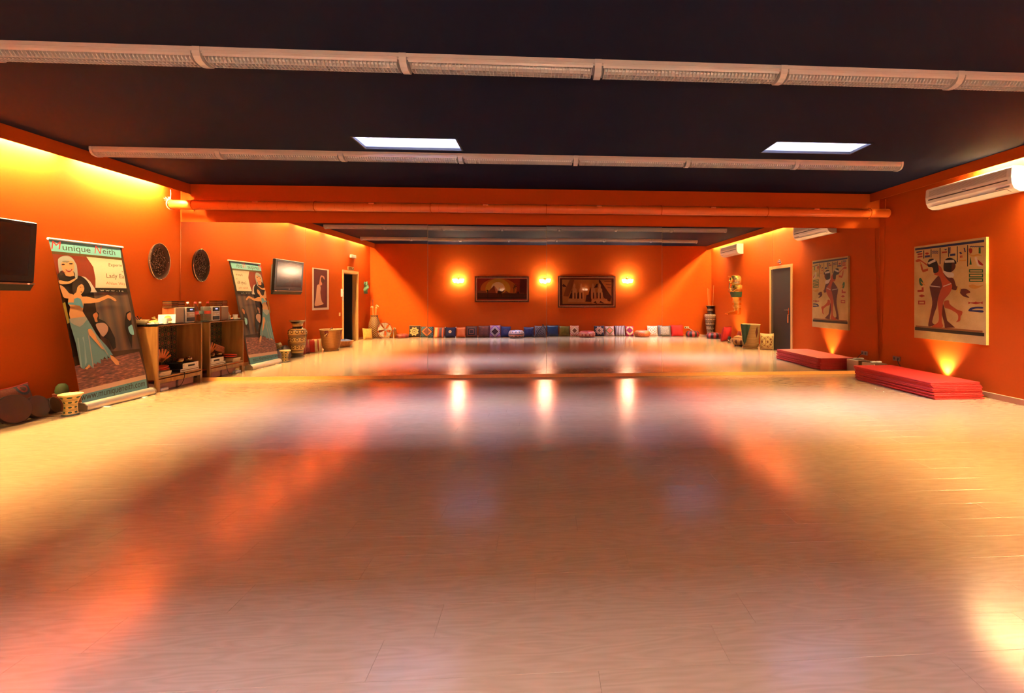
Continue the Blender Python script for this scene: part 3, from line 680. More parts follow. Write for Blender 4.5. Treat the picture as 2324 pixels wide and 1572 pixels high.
A.shape('red_glyphs', ringbox(138, 885, 92, 50, 14) + [[(142, 822), (186, 802), (230, 822), (186, 842)], smooth_poly([(808, 200), (852, 200), (848, 250), (820, 260)]), [(802, 898), (830, 910), (880, 905), (900, 895), (920, 905), (965, 908), (992, 895), (990, 930), (965, 918), (900, 932), (830, 918), (802, 930)], [(130, 265), (195, 255), (195, 275), (130, 285)], [(130, 300), (195, 290), (195, 310), (130, 320)], [(690, 290), (704, 290), (704, 320), (690, 320)], [(710, 288), (722, 288), (722, 318), (710, 318)], ell(255, 262, 26, 14), [(452, 240), (520, 232), (520, 250), (452, 258)], smooth_poly([(906, 330), (960, 370), (1000, 415), (940, 420), (905, 370)]), [(130, 745), (185, 742), (185, 710), (210, 708), (212, 768), (130, 772)]], (160, 44, 32))
A.shape('blue_glyphs', [zig(820, 160, 190, 14, 10), smooth_poly([(802, 1020), (830, 980), (900, 966), (990, 968), (990, 990), (900, 990), (850, 1010), (990, 1014), (988, 1042), (860, 1030)]), [(115, 240), (190, 225), (190, 242), (115, 258)], [(225, 290), (295, 282), (295, 310), (225, 318)], zig(320, 222, 84, 6, 8), zig(320, 245, 84, 6, 8), [(560, 270), (630, 262), (630, 290), (560, 298)], [(680, 250), (700, 240), (722, 262), (700, 275)], [(740, 190), (756, 188), (768, 245), (752, 245)], [(550, 180), (566, 178), (562, 260), (548, 262)], [(480, 205), (520, 200), (505, 225)]], (52, 50, 92))
A.shape('ochre_glyphs', [smooth_poly([(812, 680), (870, 672), (920, 690), (1000, 680), (940, 715), (880, 728), (820, 710)]), smooth_poly([(806, 262), (860, 285), (920, 268), (985, 290), (920, 292), (860, 300), (812, 280)]), smooth_poly([(172, 630), (236, 680), (200, 672)]), [(680, 350), (770, 345), (770, 360), (680, 365)]], (196, 140, 60))
dark = (92, 32, 22); red = (176, 72, 34)
A.shape('dark_dancer', [smooth_poly([(400, 560), (480, 520), (575, 580), (610, 600), (640, 690), (660, 700), (640, 745), (585, 735), (540, 690), (500, 720), (450, 720), (440, 830), (400, 870), (385, 960), (350, 1060), (325, 1170), (360, 1205), (290, 1225), (272, 1200), (300, 1060), (325, 900), (295, 740), (300, 680)]), [(455, 900), (480, 960), (520, 1150), (625, 1240), (490, 1245), (485, 1190), (455, 1080), (440, 960)], smooth_poly([(560, 380), (620, 385), (632, 440), (600, 490), (560, 500)]), smooth_poly([(700, 735), (770, 730), (828, 775), (770, 800), (815, 845), (740, 830), (690, 780)])], dark)
A.shape('red_dancer', [smooth_poly([(440, 440), (470, 520), (520, 600), (580, 660), (585, 720), (545, 800), (480, 880), (460, 980), (450, 1150), (462, 1235), (320, 1228), (400, 1170), (412, 1080), (395, 900), (430, 760), (455, 690), (420, 570), (350, 540), (380, 500), (400, 440), (330, 440), (250, 420), (180, 370), (120, 375), (104, 355), (150, 335), (200, 365), (270, 405), (380, 410)]), smooth_poly([(540, 880), (560, 935), (655, 1005), (720, 1025), (715, 1070), (700, 1090), (690, 1150), (640, 1168), (665, 1130), (655, 1060), (560, 1000), (490, 975), (480, 900)]), [(160, 370), (185, 400), (205, 475), (270, 460), (270, 490), (200, 512), (178, 470)]], red)
A.shape('wigs', [smooth_poly([(262, 400), (280, 345), (330, 330), (380, 360), (405, 430), (405, 500), (345, 520), (330, 450), (275, 440)]), smooth_poly([(476, 480), (480, 380), (520, 325), (580, 322), (635, 360), (640, 400), (585, 390), (575, 500), (520, 510)])], (34, 18, 18))
A.shape('white_details', [[(262, 385), (360, 335), (372, 365), (280, 408)], [(488, 352), (610, 346), (620, 380), (490, 386)], smooth_poly([(468, 490), (520, 505), (600, 520), (606, 570), (540, 580), (490, 540)]), [(298, 684), (430, 700), (430, 710), (298, 696)], [(470, 690), (575, 652), (575, 664), (470, 704)], smooth_poly([(885, 318), (912, 312), (940, 400), (985, 425), (930, 430), (905, 380)])], (214, 196, 172))
A.shape('bracelets', [[(655, 705), (672, 712), (655, 775), (640, 768)], [(690, 716), (706, 724), (690, 785), (676, 780)], [(160, 395), (182, 390), (186, 402), (164, 408)]], (206, 156, 62))

# air conditioners
def aircon(yc, label):
    t = thing('air_conditioner', label, 'air conditioner', (XR, yc, 2.62))
    prof = [(0, 0.0), (-0.10, 0.0), (-0.165, 0.03), (-0.195, 0.09), (-0.205, 0.17), (-0.195, 0.285), (-0.18, 0.30), (0, 0.30)]
    w = 0.62
    b = MB().prism([(XR - 0.001 + p[0], 2.62 + p[1]) for p in prof], 1, yc - w, yc + w)
    b.build('body', mat('cream_plastic', (0.70, 0.62, 0.52), 0.38, 0, 0.03, 6.0), t)
    for k in range(6):
        z = 2.62 + 0.185 + 0.014 * k
        MB().b2((XR - 0.2085 + 0.0012 * k, yc - w + 0.06, z), (XR - 0.198, yc + w - 0.06, z + 0.007)).build('grille_slat', mat('grille_grey', (0.42, 0.34, 0.27), 0.5), t)
    MB().box((XR - 0.202, yc, 2.62 + 0.135), (0.012, 2 * w - 0.10, 0.014), Matrix.Rotation(0.1, 3, 'Y')).build('grip_slot', mat('dark_slot', (0.10, 0.06, 0.04), 0.6), t)
    MB().box((XR - 0.148, yc, 2.62 + 0.018), (0.075, 2 * w - 0.16, 0.006), Matrix.Rotation(0.43, 3, 'Y')).build('air_flap', mat('cream_flap', (0.66, 0.58, 0.48), 0.4), t)
    MB().box((XR - 0.187, yc - w + 0.12, 2.62 + 0.062), (0.006, 0.17, 0.035), Matrix.Rotation(0.42, 3, 'Y')).build('display_panel', mat('grey_panel', (0.5, 0.44, 0.36), 0.3), t)
    MB().box((XR - 0.206, yc, 2.62 + 0.16), (0.003, 0.05, 0.008)).build('badge', mat('badge_grey', (0.2, 0.15, 0.12), 0.4), t)
aircon(-1.80, 'cream wall air conditioner over the dancing figures canvas')
aircon(-6.05, 'cream wall air conditioner above the gilded mummy figure')

# poster, framed pictures (seen in the mirror)
ps = thing('poster', 'sepia poster of a woman in a long white dress', 'poster', (XL + 0.003, -4.58, 1.0))
MB().b2((XL + 0.003, -5.02, 1.005), (XL + 0.008, -4.15, 2.075)).build('poster_border', flat((236, 214, 196)), ps)
A = Art(ps, (690, 590), 7.4875, (XL + 0.008, 0, 0), (1, 0, 0), True)
A.shape('red_ground', [[(170, 148), (398, 178), (396, 806), (170, 816)]], (96, 20, 18))
A.shape('white_dress', [[(228, 430), (262, 420), (288, 470), (282, 560), (305, 700), (335, 745), (270, 770), (185, 775), (205, 640), (215, 520)]], (226, 170, 140), sm=True)
A.shape('raised_arms', [[(262, 430), (268, 360), (280, 290), (300, 262), (345, 285), (352, 330), (335, 330), (320, 290), (295, 300), (292, 360), (310, 400), (300, 430)]], (214, 150, 118), sm=True)
A.shape('dark_hair', [[(292, 320), (330, 310), (348, 360), (320, 400), (300, 370)]], (66, 18, 16), sm=True)

def framed(name, label, u0, v0, u1, v1, fw, inner, crop, sc):
    a, b = pix(u0, v0, 1, YB + 0.03, True), pix(u1, v1, 1, YB + 0.03, True)
    t = thing(name, label, 'picture', ((a.x + b.x) / 2, YB, b.z), 'framed pictures on the back wall')
    z1, z0, x0, x1 = a.z, b.z, a.x, b.x
    for nm, p, q in (('frame_side', (x0, z0), (x0 + fw, z1)), ('frame_side', (x1 - fw, z0), (x1, z1)), ('frame_rail', (x0 + fw, z0), (x1 - fw, z0 + fw)), ('frame_rail', (x0 + fw, z1 - fw), (x1 - fw, z1))):
        MB().b2((p[0], YB + 0.001, p[1]), (q[0], YB + 0.035, q[1])).build(nm, wood('dark_frame_wood', (0.045, 0.014, 0.008), (0.10, 0.03, 0.015), 0.25), t)
    g = MB(); k = fw
    for p, q in (((x0 + k, z0 + k), (x0 + k + 0.018, z1 - k)), ((x1 - k - 0.018, z0 + k), (x1 - k, z1 - k)), ((x0 + k + 0.018, z0 + k), (x1 - k - 0.018, z0 + k + 0.018)), ((x0 + k + 0.018, z1 - k - 0.018), (x1 - k - 0.018, z1 - k))):
        MB().b2((p[0], YB + 0.001, p[1]), (q[0], YB + 0.026, q[1])).build('inner_moulding', mat('dull_gold_moulding', (0.42, 0.26, 0.13), 0.3, 0.7), t)
    MB().b2((x0 + k, YB + 0.001, z0 + k), (x1 - k, YB + 0.012, z1 - k)).build('mount', flat(inner), t)
    MB().b2((x0 + k + 0.018, YB + 0.018, z0 + k + 0.018), (x1 - k - 0.018, YB + 0.020, z1 - k - 0.018)).build('glazing', thin_glass('picture_glass', (0.97, 0.97, 0.97), 0.05), t)
    return t, Art(t, crop, sc, (0, YB + 0.012, 0), (0, 1, 0), True)
t, A = framed('desert_picture', 'framed print of a camel rider and pyramids at sunset', 1077.5, 626, 1200.5, 685, 0.05, (176, 50, 18), (1050, 610), 11.62)
A.shape('sky', [[(390, 240), (1690, 262), (1680, 700), (390, 700)]], (150, 38, 14))
A.shape('sky_glow', [ell(950, 520, 480, 280, 28)], (196, 92, 18)); A.shape('sky_glow', [ell(930, 520, 330, 268, 28)], (204, 142, 30)); A.shape('sun_glow', [ell(930, 500, 180, 160, 24)], (228, 186, 116))
A.shape('sky_right', [[(1520, 262), (1690, 264), (1680, 640), (1500, 620)]], (96, 26, 14))
A.shape('far_hills', [[(385, 570), (600, 565), (660, 640), (390, 640)], [(1060, 640), (1150, 570), (1250, 640)]], (140, 66, 40))
A.shape('pyramid', [[(620, 640), (830, 430), (1000, 640)]], (128, 54, 32)); A.shape('pyramid_light', [[(830, 430), (1000, 640), (880, 640)]], (186, 116, 72))
A.shape('desert', [[(388, 625), (1690, 640), (1690, 790), (388, 790)]], (82, 34, 20)); A.shape('desert_shadow', [[(388, 740), (1690, 745), (1690, 770), (388, 765)]], (56, 22, 14))
A.shape('camel_rider', [[(920, 640), (920, 590), (950, 560), (960, 500), (972, 480), (990, 520), (1010, 570), (1040, 590), (1062, 575), (1080, 532), (1112, 535), (1098, 560), (1086, 590), (1060, 612), (1032, 622), (1024, 700), (1034, 735), (1012, 735), (1004, 650), (985, 650), (985, 735), (970, 735), (966, 650), (945, 650), (930, 735), (915, 735), (930, 680)]], (40, 12, 8))
A.shape('palm', [[(1345, 620), (1348, 460), (1362, 460), (1360, 620)]] + [[(1352, 455), (1352 + 80 * math.cos(a) * .5, 455 + 75 * math.sin(a) * .5 - 12), (1352 + 90 * math.cos(a), 455 + 80 * math.sin(a)), (1352 + 50 * math.cos(a + .3), 455 + 45 * math.sin(a + .3))] for a in [k * 0.78 for k in range(8)]] + [[(655, 790), (650, 590), (610, 555), (640, 560), (645, 535), (670, 555), (690, 550), (672, 590), (672, 790)], [(1435, 640), (1450, 590), (1480, 590), (1490, 640)]], (48, 22, 10))
t, A = framed('statue_picture', 'framed brown tapestry of four seated stone statues', 1266, 627, 1397, 698.5, 0.045, (150, 42, 16), (1250, 610), 11.62)
A.shape('brown_border', [[(250, 262), (1660, 270), (1640, 975), (245, 965)]], (92, 40, 24))
A.shape('sandstone', [[(296, 288), (1600, 292), (1596, 925), (310, 930)]], (186, 112, 48))
A.shape('rock_shadow', [[(1290, 290), (1600, 740), (1570, 870), (1520, 860), (1390, 760), (1340, 560), (1260, 320)], [(560, 560), (480, 780), (560, 790), (600, 640)], [(910, 870), (940, 700), (990, 690), (1040, 480), (1075, 620), (1090, 790), (1060, 880)], [(700, 660), (745, 600), (745, 790), (690, 790)], [(1205, 630), (1270, 640), (1290, 780), (1210, 780)], [(1140, 510), (1200, 410), (1240, 400), (1230, 500)], [(300, 440), (340, 400), (420, 480), (320, 480)]], (72, 26, 14))
A.shape('rock_strata', [[(500, 300), (620, 300), (560, 520), (460, 740), (330, 720), (400, 500)], [(1400, 330), (1590, 340), (1590, 360), (1420, 355)], [(1440, 400), (1590, 410), (1590, 440), (1460, 430)], [(1480, 480), (1590, 490), (1590, 520), (1500, 510)]], (142, 74, 30))
st = []
for x in (620, 800, 1110, 1290):
    st += [smooth_poly([(x - 30, 470), (x - 22, 420), (x, 390), (x + 22, 420), (x + 30, 470), (x + 24, 510), (x + 60, 540), (x + 64, 620), (x + 78, 640), (x + 70, 790), (x + 40, 790), (x + 30, 640), (x, 640), (x - 6, 790), (x - 46, 790), (x - 52, 620), (x - 46, 540), (x - 24, 510)])]
A.shape('seated_statues', st, (214, 150, 84)); A.shape('plinths', [[(470, 800), (690, 795), (680, 880), (450, 880)], [(700, 800), (860, 800), (890, 890), (690, 885)], [(1070, 800), (1480, 800), (1510, 900), (1090, 930)]], (200, 132, 68))
A.shape('statue_shade', [[(x + 4, 640), (x + 26, 640), (x + 34, 790), (x, 790)] for x in (620, 800, 1110, 1290)] + [[(1120, 900), (1180, 850), (1220, 930)], [(1280, 900), (1310, 850), (1420, 920)]], (84, 34, 16))

# ------------------------------------------------------------------ small things on the walls
t = thing('exit_sign', 'small framed exit sign above the open doorway', 'sign', (XL + 0.002, -6.42, 2.15))
MB().b2((XL + 0.002, -6.62, 2.15), (XL + 0.014, -6.22, 2.245)).build('sign_border', flat((240, 214, 150)), t)
MB().b2((XL + 0.014, -6.605, 2.162), (XL + 0.016, -6.235, 2.233)).build('sign_face', flat((112, 74, 30)), t)
A = Art(t, (690, 590), 7.4875, (XL + 0.016, 0, 0), (1, 0, 0), True)
A.text('SALIDA', (812, 158), (762, 150), (812, 130), (226, 184, 104)); A.shape('arrow', [[(820, 134), (832, 136), (832, 160), (820, 158)]], (236, 200, 120))
t = thing('emergency_light', 'white emergency light box above the exit sign', 'emergency light', (XL + 0.002, -6.52, 2.52))
MB().rbox((XL + 0.03, -6.52, 2.565), (0.056, 0.36, 0.10), 0.012).build('lamp_case', M_WHITE, t)
MB().rbox((XL + 0.062, -6.52, 2.555), (0.012, 0.30, 0.06), 0.004).build('diffuser', mat('frosted_diffuser', (0.8, 0.78, 0.72), 0.2), t)
t = thing('intercom_phone', 'white intercom handset on the wall beside the doorway', 'intercom', (XL + 0.002, -5.76, 1.34))
MB().rbox((XL + 0.022, -5.80, 1.46), (0.04, 0.10, 0.23), 0.01).build('base', M_WHITE, t)
MB().rbox((XL + 0.055, -5.755, 1.46), (0.03, 0.05, 0.22), 0.012).build('handset', M_WHITE, t)
MB().box((XL + 0.043, -5.83, 1.52), (0.003, 0.03, 0.06)).build('screen', flat((150, 60, 30)), t)
MB().tube([(XL + 0.04, -5.76, 1.35), (XL + 0.045, -5.77, 1.26), (XL + 0.04, -5.81, 1.22), (XL + 0.035, -5.84, 1.27), (XL + 0.03, -5.83, 1.34)], 0.006, 6).build('cord', M_WHITE, t, smooth=True)
t = thing('light_switch', 'square beige light switch below the intercom', 'switch', (XL + 0.001, -5.68, 0.79))
MB().rbox((XL + 0.006, -5.68, 0.85), (0.010, 0.09, 0.10), 0.003).build('switch_plate', mat('beige_plate', (0.5, 0.3, 0.1), 0.4), t)
MB().box((XL + 0.013, -5.68, 0.85), (0.006, 0.04, 0.05)).build('rocker', mat('beige_rocker', (0.55, 0.34, 0.12), 0.4), t)
t = thing('wall_mask', 'green patinated leaf mask hanging near the corner', 'mask', (XL + 0.002, -7.50, 1.44))
mk = MB(); m, n = 12, 9; vs = []; fs = []
for j in range(m + 1):
    v = j / m; zz = 1.45 + 0.38 * v; hw = 0.125 * (math.sin(math.pi * min(1, 0.12 + 0.8 * v)) ** 0.6) * (0.8 + 0.25 * math.sin(9 * v))
    for i in range(n + 1):
        u = -1 + 2 * i / n
        dep = 0.10 * (1 - u * u) * math.sin(math.pi * (0.08 + 0.84 * v)) ** 0.5 + 0.03 * math.exp(-((u / 0.2) ** 2) - ((v - 0.5) / 0.14) ** 2) + 0.012 * math.sin(14 * v + 5 * u)
        vs.append((XL + 0.004 + max(dep, 0.0), -7.52 + hw * u + 0.03 * math.sin(5 * v), zz))
for j in range(m):
    for i in range(n): a = j * (n + 1) + i; fs.append((a, a + 1, a + n + 2, a + n + 1))
mk.add(vs, fs).build('mask_face', mat('verdigris', (0.045, 0.10, 0.062), 0.55, 0.3, 0.4, 30.0, 0.5), t, smooth=True)
for s, zz in ((-1, 1.80), (1, 1.78), (-1, 1.50)):
    MB().blob((XL + 0.03, -7.52 + s * 0.10, zz), (0.018, 0.05, 0.06), 8, 6, Matrix.Rotation(s * 0.5, 3, 'X')).build('leaf', mat('pale_verdigris', (0.06, 0.12, 0.08), 0.55, 0.2, 0.4), t, smooth=True)
# ornament over the closed door
t = thing('wall_ornament', 'small silver ornament above the closed dark door', 'ornament', (XR - 0.002, -3.36, 2.15))
MB().blob((XR - 0.02, -3.36, 2.235), (0.018, 0.07, 0.035), 10, 6).build('upper_body', M_CHROME, t, smooth=True)
MB().blob((XR - 0.02, -3.33, 2.185), (0.018, 0.055, 0.032), 10, 6).build('lower_body', M_CHROME, t, smooth=True)
MB().blob((XR - 0.03, -3.41, 2.20), (0.015, 0.022, 0.022), 8, 6).build('head', M_CHROME, t, smooth=True)
# wall sconces
M_CUP = emit('lit_cut_glass', (1.0, 0.78, 0.50), SCONCE_STRENGTH)
slab = ['beside the camel picture, away from the statues', 'between the two framed pictures', 'beside the statue picture, away from the camel']
for i, (u, v) in enumerate(((1040, 637), (1237, 638), (1424, 639))):
    p = pix(u, v, 1, YB + 0.1, True)
    t = thing('wall_sconce', 'lit brass wall sconce with glass cups %s' % slab[i], 'wall lamp', (p.x, YB + 0.001, p.z - 0.1), 'lit sconces on the back wall')
    MB().rbox((p.x, YB + 0.012, p.z + 0.02), (0.09, 0.02, 0.17), 0.008).build('back_plate', M_BRASS, t)
    ar = MB()
    for s in (-1, 1):
        ar.tube([(p.x, YB + 0.05, p.z + 0.155), (p.x + s * 0.035, YB + 0.06, p.z + 0.12), (p.x + s * 0.055, YB + 0.07, p.z + 0.06), (p.x + s * 0.07, YB + 0.09, p.z + 0.035)], 0.006, 6)
        MB().tube([(p.x, YB + 0.02, p.z - 0.035), (p.x + s * 0.04, YB + 0.06, p.z - 0.05), (p.x + s * 0.095, YB + 0.09, p.z - 0.035)], 0.007, 6).build('arm', M_BRASS, t, smooth=True)
        MB().lathe([(0.015, -0.04), (0.045, -0.028), (0.062, 0.02), (0.072, 0.07), (0.068, 0.07), (0.056, 0.02), (0.038, -0.018)], 14, (p.x + s * 0.115, YB + 0.095, p.z - 0.005), cap=False).build('glass_cup', M_CUP, t, smooth=True)
    ar.build('arch', M_BRASS, t, smooth=True)
    MB().blob((p.x, YB + 0.05, p.z + 0.165), (0.010, 0.010, 0.018), 8, 6).build('finial', M_BRASS, t, smooth=True)
    MB().lathe([(0.012, -0.055), (0.036, -0.045), (0.05, -0.005), (0.046, 0.03), (0.04, 0.03), (0.03, -0.03)], 14, (p.x, YB + 0.115, p.z - 0.01), cap=False).build('glass_cup', M_CUP, t, smooth=True)

# gilded mummy case figure on the right wall
t = thing('mummy_figure', 'gilded Egyptian mummy case figure mounted on the wall', 'sculpture', (XR - 0.001, -5.72, 0.83))
def half_body(secs, n=14):
    """sections: z, half width along the wall, depth from the wall, forward offset"""
    mb = MB(); vs = []; fs = []
    for z, w, dpt in secs:
        for i in range(n + 1):
            a = math.pi * i / n; vs.append((XR - 0.002 - dpt * math.sin(a) ** 0.8, -5.72 + w * math.cos(a), z))
    for j in range(len(secs) - 1):
        for i in range(n): a = j * (n + 1) + i; fs.append((a, a + 1, a + n + 2, a + n + 1))
    fs.append(tuple(range(n, -1, -1))); k = (len(secs) - 1) * (n + 1); fs.append(tuple(k + i for i in range(n + 1)))
    return mb.add(vs, fs)
half_body([(0.86, 0.12, 0.20), (0.95, 0.125, 0.17), (1.15, 0.14, 0.185), (1.30, 0.155, 0.21), (1.42, 0.185, 0.25), (1.50, 0.205, 0.275), (1.62, 0.215, 0.275), (1.70, 0.20, 0.24), (1.745, 0.10, 0.19)]).build('body', M_GOLD, t, smooth=True)
half_body([(1.69, 0.11, 0.21), (1.73, 0.145, 0.24), (1.80, 0.15, 0.25), (1.90, 0.145, 0.26), (1.97, 0.12, 0.25), (2.01, 0.07, 0.19), (2.02, 0.02, 0.1)]).build('headdress', M_GOLD, t, smooth=True)
for k in range(6):
    z = 1.74 + 0.036 * k
    for s in (-1, 1): MB().tube([(XR - 0.05, -5.72 + s * 0.152, z), (XR - 0.13, -5.72 + s * 0.142, z + 0.004), (XR - 0.19, -5.72 + s * 0.115, z + 0.008)], 0.006, 6).build('headdress_stripe', mat('dark_lapis', (0.03, 0.025, 0.03), 0.4), t, smooth=True)
MB().blob((XR - 0.245, -5.72, 1.845), (0.065, 0.075, 0.10), 14, 10).build('face', M_GOLD, t, smooth=True)
MB().blob((XR - 0.312, -5.72, 1.835), (0.014, 0.012, 0.026), 8, 6).build('nose', M_GOLD, t, smooth=True)
for s in (-1, 1): MB().blob((XR - 0.298, -5.72 + s * 0.03, 1.865), (0.008, 0.016, 0.006), 8, 6).build('eye', M_BLACK, t, smooth=True)
MB().tube([(XR - 0.27, -5.72, 1.95), (XR - 0.30, -5.72, 1.975), (XR - 0.325, -5.72, 1.96), (XR - 0.33, -5.72, 1.985)], [0.012, 0.010, 0.009, 0.006], 8).build('cobra', M_GOLD, t, smooth=True)
MB().tube([(XR - 0.29, -5.72, 1.77), (XR - 0.30, -5.72, 1.70), (XR - 0.305, -5.72, 1.62)], [0.014, 0.016, 0.018], 8).build('beard', mat('dark_beard', (0.06, 0.04, 0.02), 0.4, 0.5), t, smooth=True)
for s in (-1, 1):
    MB().tube([(XR - 0.16, -5.72 + s * 0.20, 1.60), (XR - 0.24, -5.72 + s * 0.16, 1.53), (XR - 0.285, -5.72 + s * 0.03, 1.555), (XR - 0.285, -5.72 - s * 0.05, 1.60)], [0.045, 0.042, 0.034, 0.024], 10).build('forearm', M_GOLD, t, smooth=True)
half_body([(1.345, 0.168, 0.233), (1.42, 0.190, 0.256), (1.48, 0.204, 0.275), (1.505, 0.209, 0.280)]).build('enamel_band', mat('dark_green_enamel', (0.012, 0.028, 0.014), 0.35), t, smooth=True)
for z in (1.05, 1.09, 1.19, 1.23, 1.33):
    MB().tube([(XR - 0.004 - (0.02 + 0.178) * math.sin(a), -5.72 + 0.152 * math.cos(a), z) for a in [math.pi * k / 10 for k in range(11)]], 0.004, 5).build('band', mat('dark_gold_line', (0.22, 0.10, 0.03), 0.4, 0.8), t, smooth=True)
MB().prism([(XR - 0.40, 0.832), (XR - 0.39, 0.862), (XR - 0.22, 0.93), (XR - 0.12, 0.95), (XR - 0.004, 0.95), (XR - 0.004, 0.832)], 1, -5.83, -5.61).build('feet', M_GOLD, t)

# outlets and cables
def outlet(x, y, z, axis, label, w=0.16, h=0.075):
    t = thing('power_outlet', label, 'outlet', (x, y, z - h / 2))
    d = (0.014, w, h) if axis == 0 else (w, 0.014, h); s = -1 if (axis == 0 and x > 0) else 1
    off = Vector((s * 0.008, 0, 0)) if axis == 0 else Vector((0, 0.008, 0))
    MB().rbox(Vector((x, y, z)) + off, d, 0.004).build('face_plate', mat('taupe_plate', (0.20, 0.11, 0.06), 0.4) if axis == 0 else mat('cream_plate', (0.62, 0.5, 0.3), 0.4), t)
    for k in (-1, 1):
        o2 = Vector((s * 0.014, k * w / 4, 0)) if axis == 0 else Vector((k * w / 4, 0.014, 0))
        R_ = Matrix.Rotation(math.pi / 2, 3, 'Y' if axis == 0 else 'X')
        MB().lathe([(0.022, -0.003), (0.022, 0.003), (0.016, 0.003)], 14, Vector((x, y, z)) + o2, R_).build('socket', mat('socket_dark', (0.05, 0.03, 0.02), 0.5), t)
outlet(XR - 0.001, -0.385, 0.311, 0, 'brown double power outlet on the wall above the mats')
outlet(pix(1558, 744, 1, YB, True).x, YB + 0.001, 0.30, 1, 'cream double outlet beside the plain red cushion')
outlet(pix(893, 746, 1, YB, True).x, YB + 0.001, 0.28, 1, 'cream double outlet behind the chrome fan')
p = pix(1560, 744, 1, YB, True)
tag(MB().tube([(p.x, YB + 0.03, 0.30), (p.x + 0.12, YB + 0.06, 0.22), (p.x + 0.26, YB + 0.12, 0.14), (p.x + 0.40, YB + 0.12, 0.05), (p.x + 0.62, YB + 0.10, 0.012)], 0.008, 6).build('power_cable', mat('white_cable', (0.7, 0.62, 0.5), 0.5), smooth=True), 'white cable hanging from the outlet by the red cushion', 'cable')
cb = [pix(u, v, 0, XR - 0.008) for u, v in ((2010, 452), (2008, 520), (2006, 600), (2004, 650), (2003, 700), (2000, 760), (2001, 785), (1999, 800), (1996, 815))]
tag(MB().tube(cb, 0.005, 6).build('wall_cable', M_WALL, smooth=True), 'thin painted cable running down the wall in the corner', 'cable')
tag(MB().tube([(XR - 0.02, -0.42, 0.305), (XR - 0.05, -0.47, 0.25), (XR - 0.05, -0.60, 0.12), (XR - 0.06, -0.75, 0.012), (XR - 0.05, -1.05, 0.01)], 0.005, 6).build('lamp_cable', M_BLACK, smooth=True), 'black cable drooping from the brown outlet behind the mats', 'cable')

# ------------------------------------------------------------------ cabinet in the corner and what is on and in it
CB = thing('open_cabinet', 'brown wooden open-fronted cabinet in the mirror corner', 'cabinet', (-5.555, -0.50, 0))
cx0, cx1, cy0, cy1 = XL + 0.016, -5.362, -0.918, -0.085
MB().b2((cx0, cy0, 0.17), (cx1, cy0 + 0.02, 0.935)).build('side_panel', M_CAB, CB)
MB().b2((cx0, cy1 - 0.02, 0.17), (cx1, cy1, 0.935)).build('side_panel', M_CAB, CB)
MB().b2((cx0, cy0 + 0.02, 0.17), (cx0 + 0.012, cy1 - 0.02, 0.935)).build('back_panel', wood('dark_back_board', (0.07, 0.03, 0.012), (0.12, 0.05, 0.02), 0.5), CB)
MB().b2((cx0 + 0.012, cy0 + 0.02, 0.185), (cx1 - 0.004, cy1 - 0.02, 0.207)).build('shelf', M_CAB, CB)
MB().b2((cx0, cy0, 0.919), (cx1, cy1, 0.935)).build('top_board', M_CAB, CB)
MB().b2((cx1 - 0.018, cy0 + 0.045, 0.115), (cx1, cy1 - 0.045, 0.17)).build('apron', M_CAB, CB)
for x in (cx0 + 0.022, cx1 - 0.022):
    for y in (cy0 + 0.022, cy1 - 0.022): MB().b2((x - 0.022, y - 0.022, 0), (x + 0.022, y + 0.022, 0.17)).build('leg', M_CAB, CB)
MB().b2((cx0, cy0 - 0.012, 0.936), (cx1 + 0.018, cy1 + 0.012, 0.945)).build('glass_top', mat('dark_green_glass', (0.015, 0.025, 0.02), 0.06, 0, 0.1, 30, coat=0.5), CB)
em = NT('gold_thread_embroidery', 0.8); X_, Y_, Z_ = em.xyz()
a_ = em.m('SUBTRACT', em.m('FRACT', em.m('MULTIPLY', Y_, 9.0)), 0.5); b_ = em.m('SUBTRACT', em.m('FRACT', em.m('MULTIPLY', Z_, 7.5)), 0.5)
rr = em.m('SQRT', em.m('ADD', em.m('MULTIPLY', a_, a_), em.m('MULTIPLY', b_, b_))); an = em.m('ARCTAN2', b_, a_)
rr = em.m('MULTIPLY', rr, em.m('MULTIPLY_ADD', em.m('COSINE', em.m('MULTIPLY', an, 8.0)), 0.16, 1.0))
em.color(em.ramp(rr, [(0.0, srgb(150, 50, 24)), (0.10, srgb(18, 12, 12)), (0.17, srgb(170, 120, 60)), (0.215, srgb(18, 12, 14)), (0.33, srgb(96, 104, 36)), (0.37, srgb(14, 10, 14)), (0.47, srgb(150, 104, 60)), (0.52, srgb(12, 10, 12))]))
MATS['emb'] = em.mat
t = thing('embroidered_cloth', 'black cloth with gold embroidery hung inside the cabinet', 'textile', (cx0 + 0.016, -0.66, 0.30))
MB().b2((cx0 + 0.013, -0.775, 0.24), (cx0 + 0.017, -0.235, 0.915)).build('cloth_panel', em.mat, t)
for ya, yb_ in ((-0.89, -0.785), (-0.225, -0.12)): MB().b2((cx0 + 0.013, ya, 0.24), (cx0 + 0.019, yb_, 0.915)).build('border_strip', em.mat, t)
GT = 0.9455
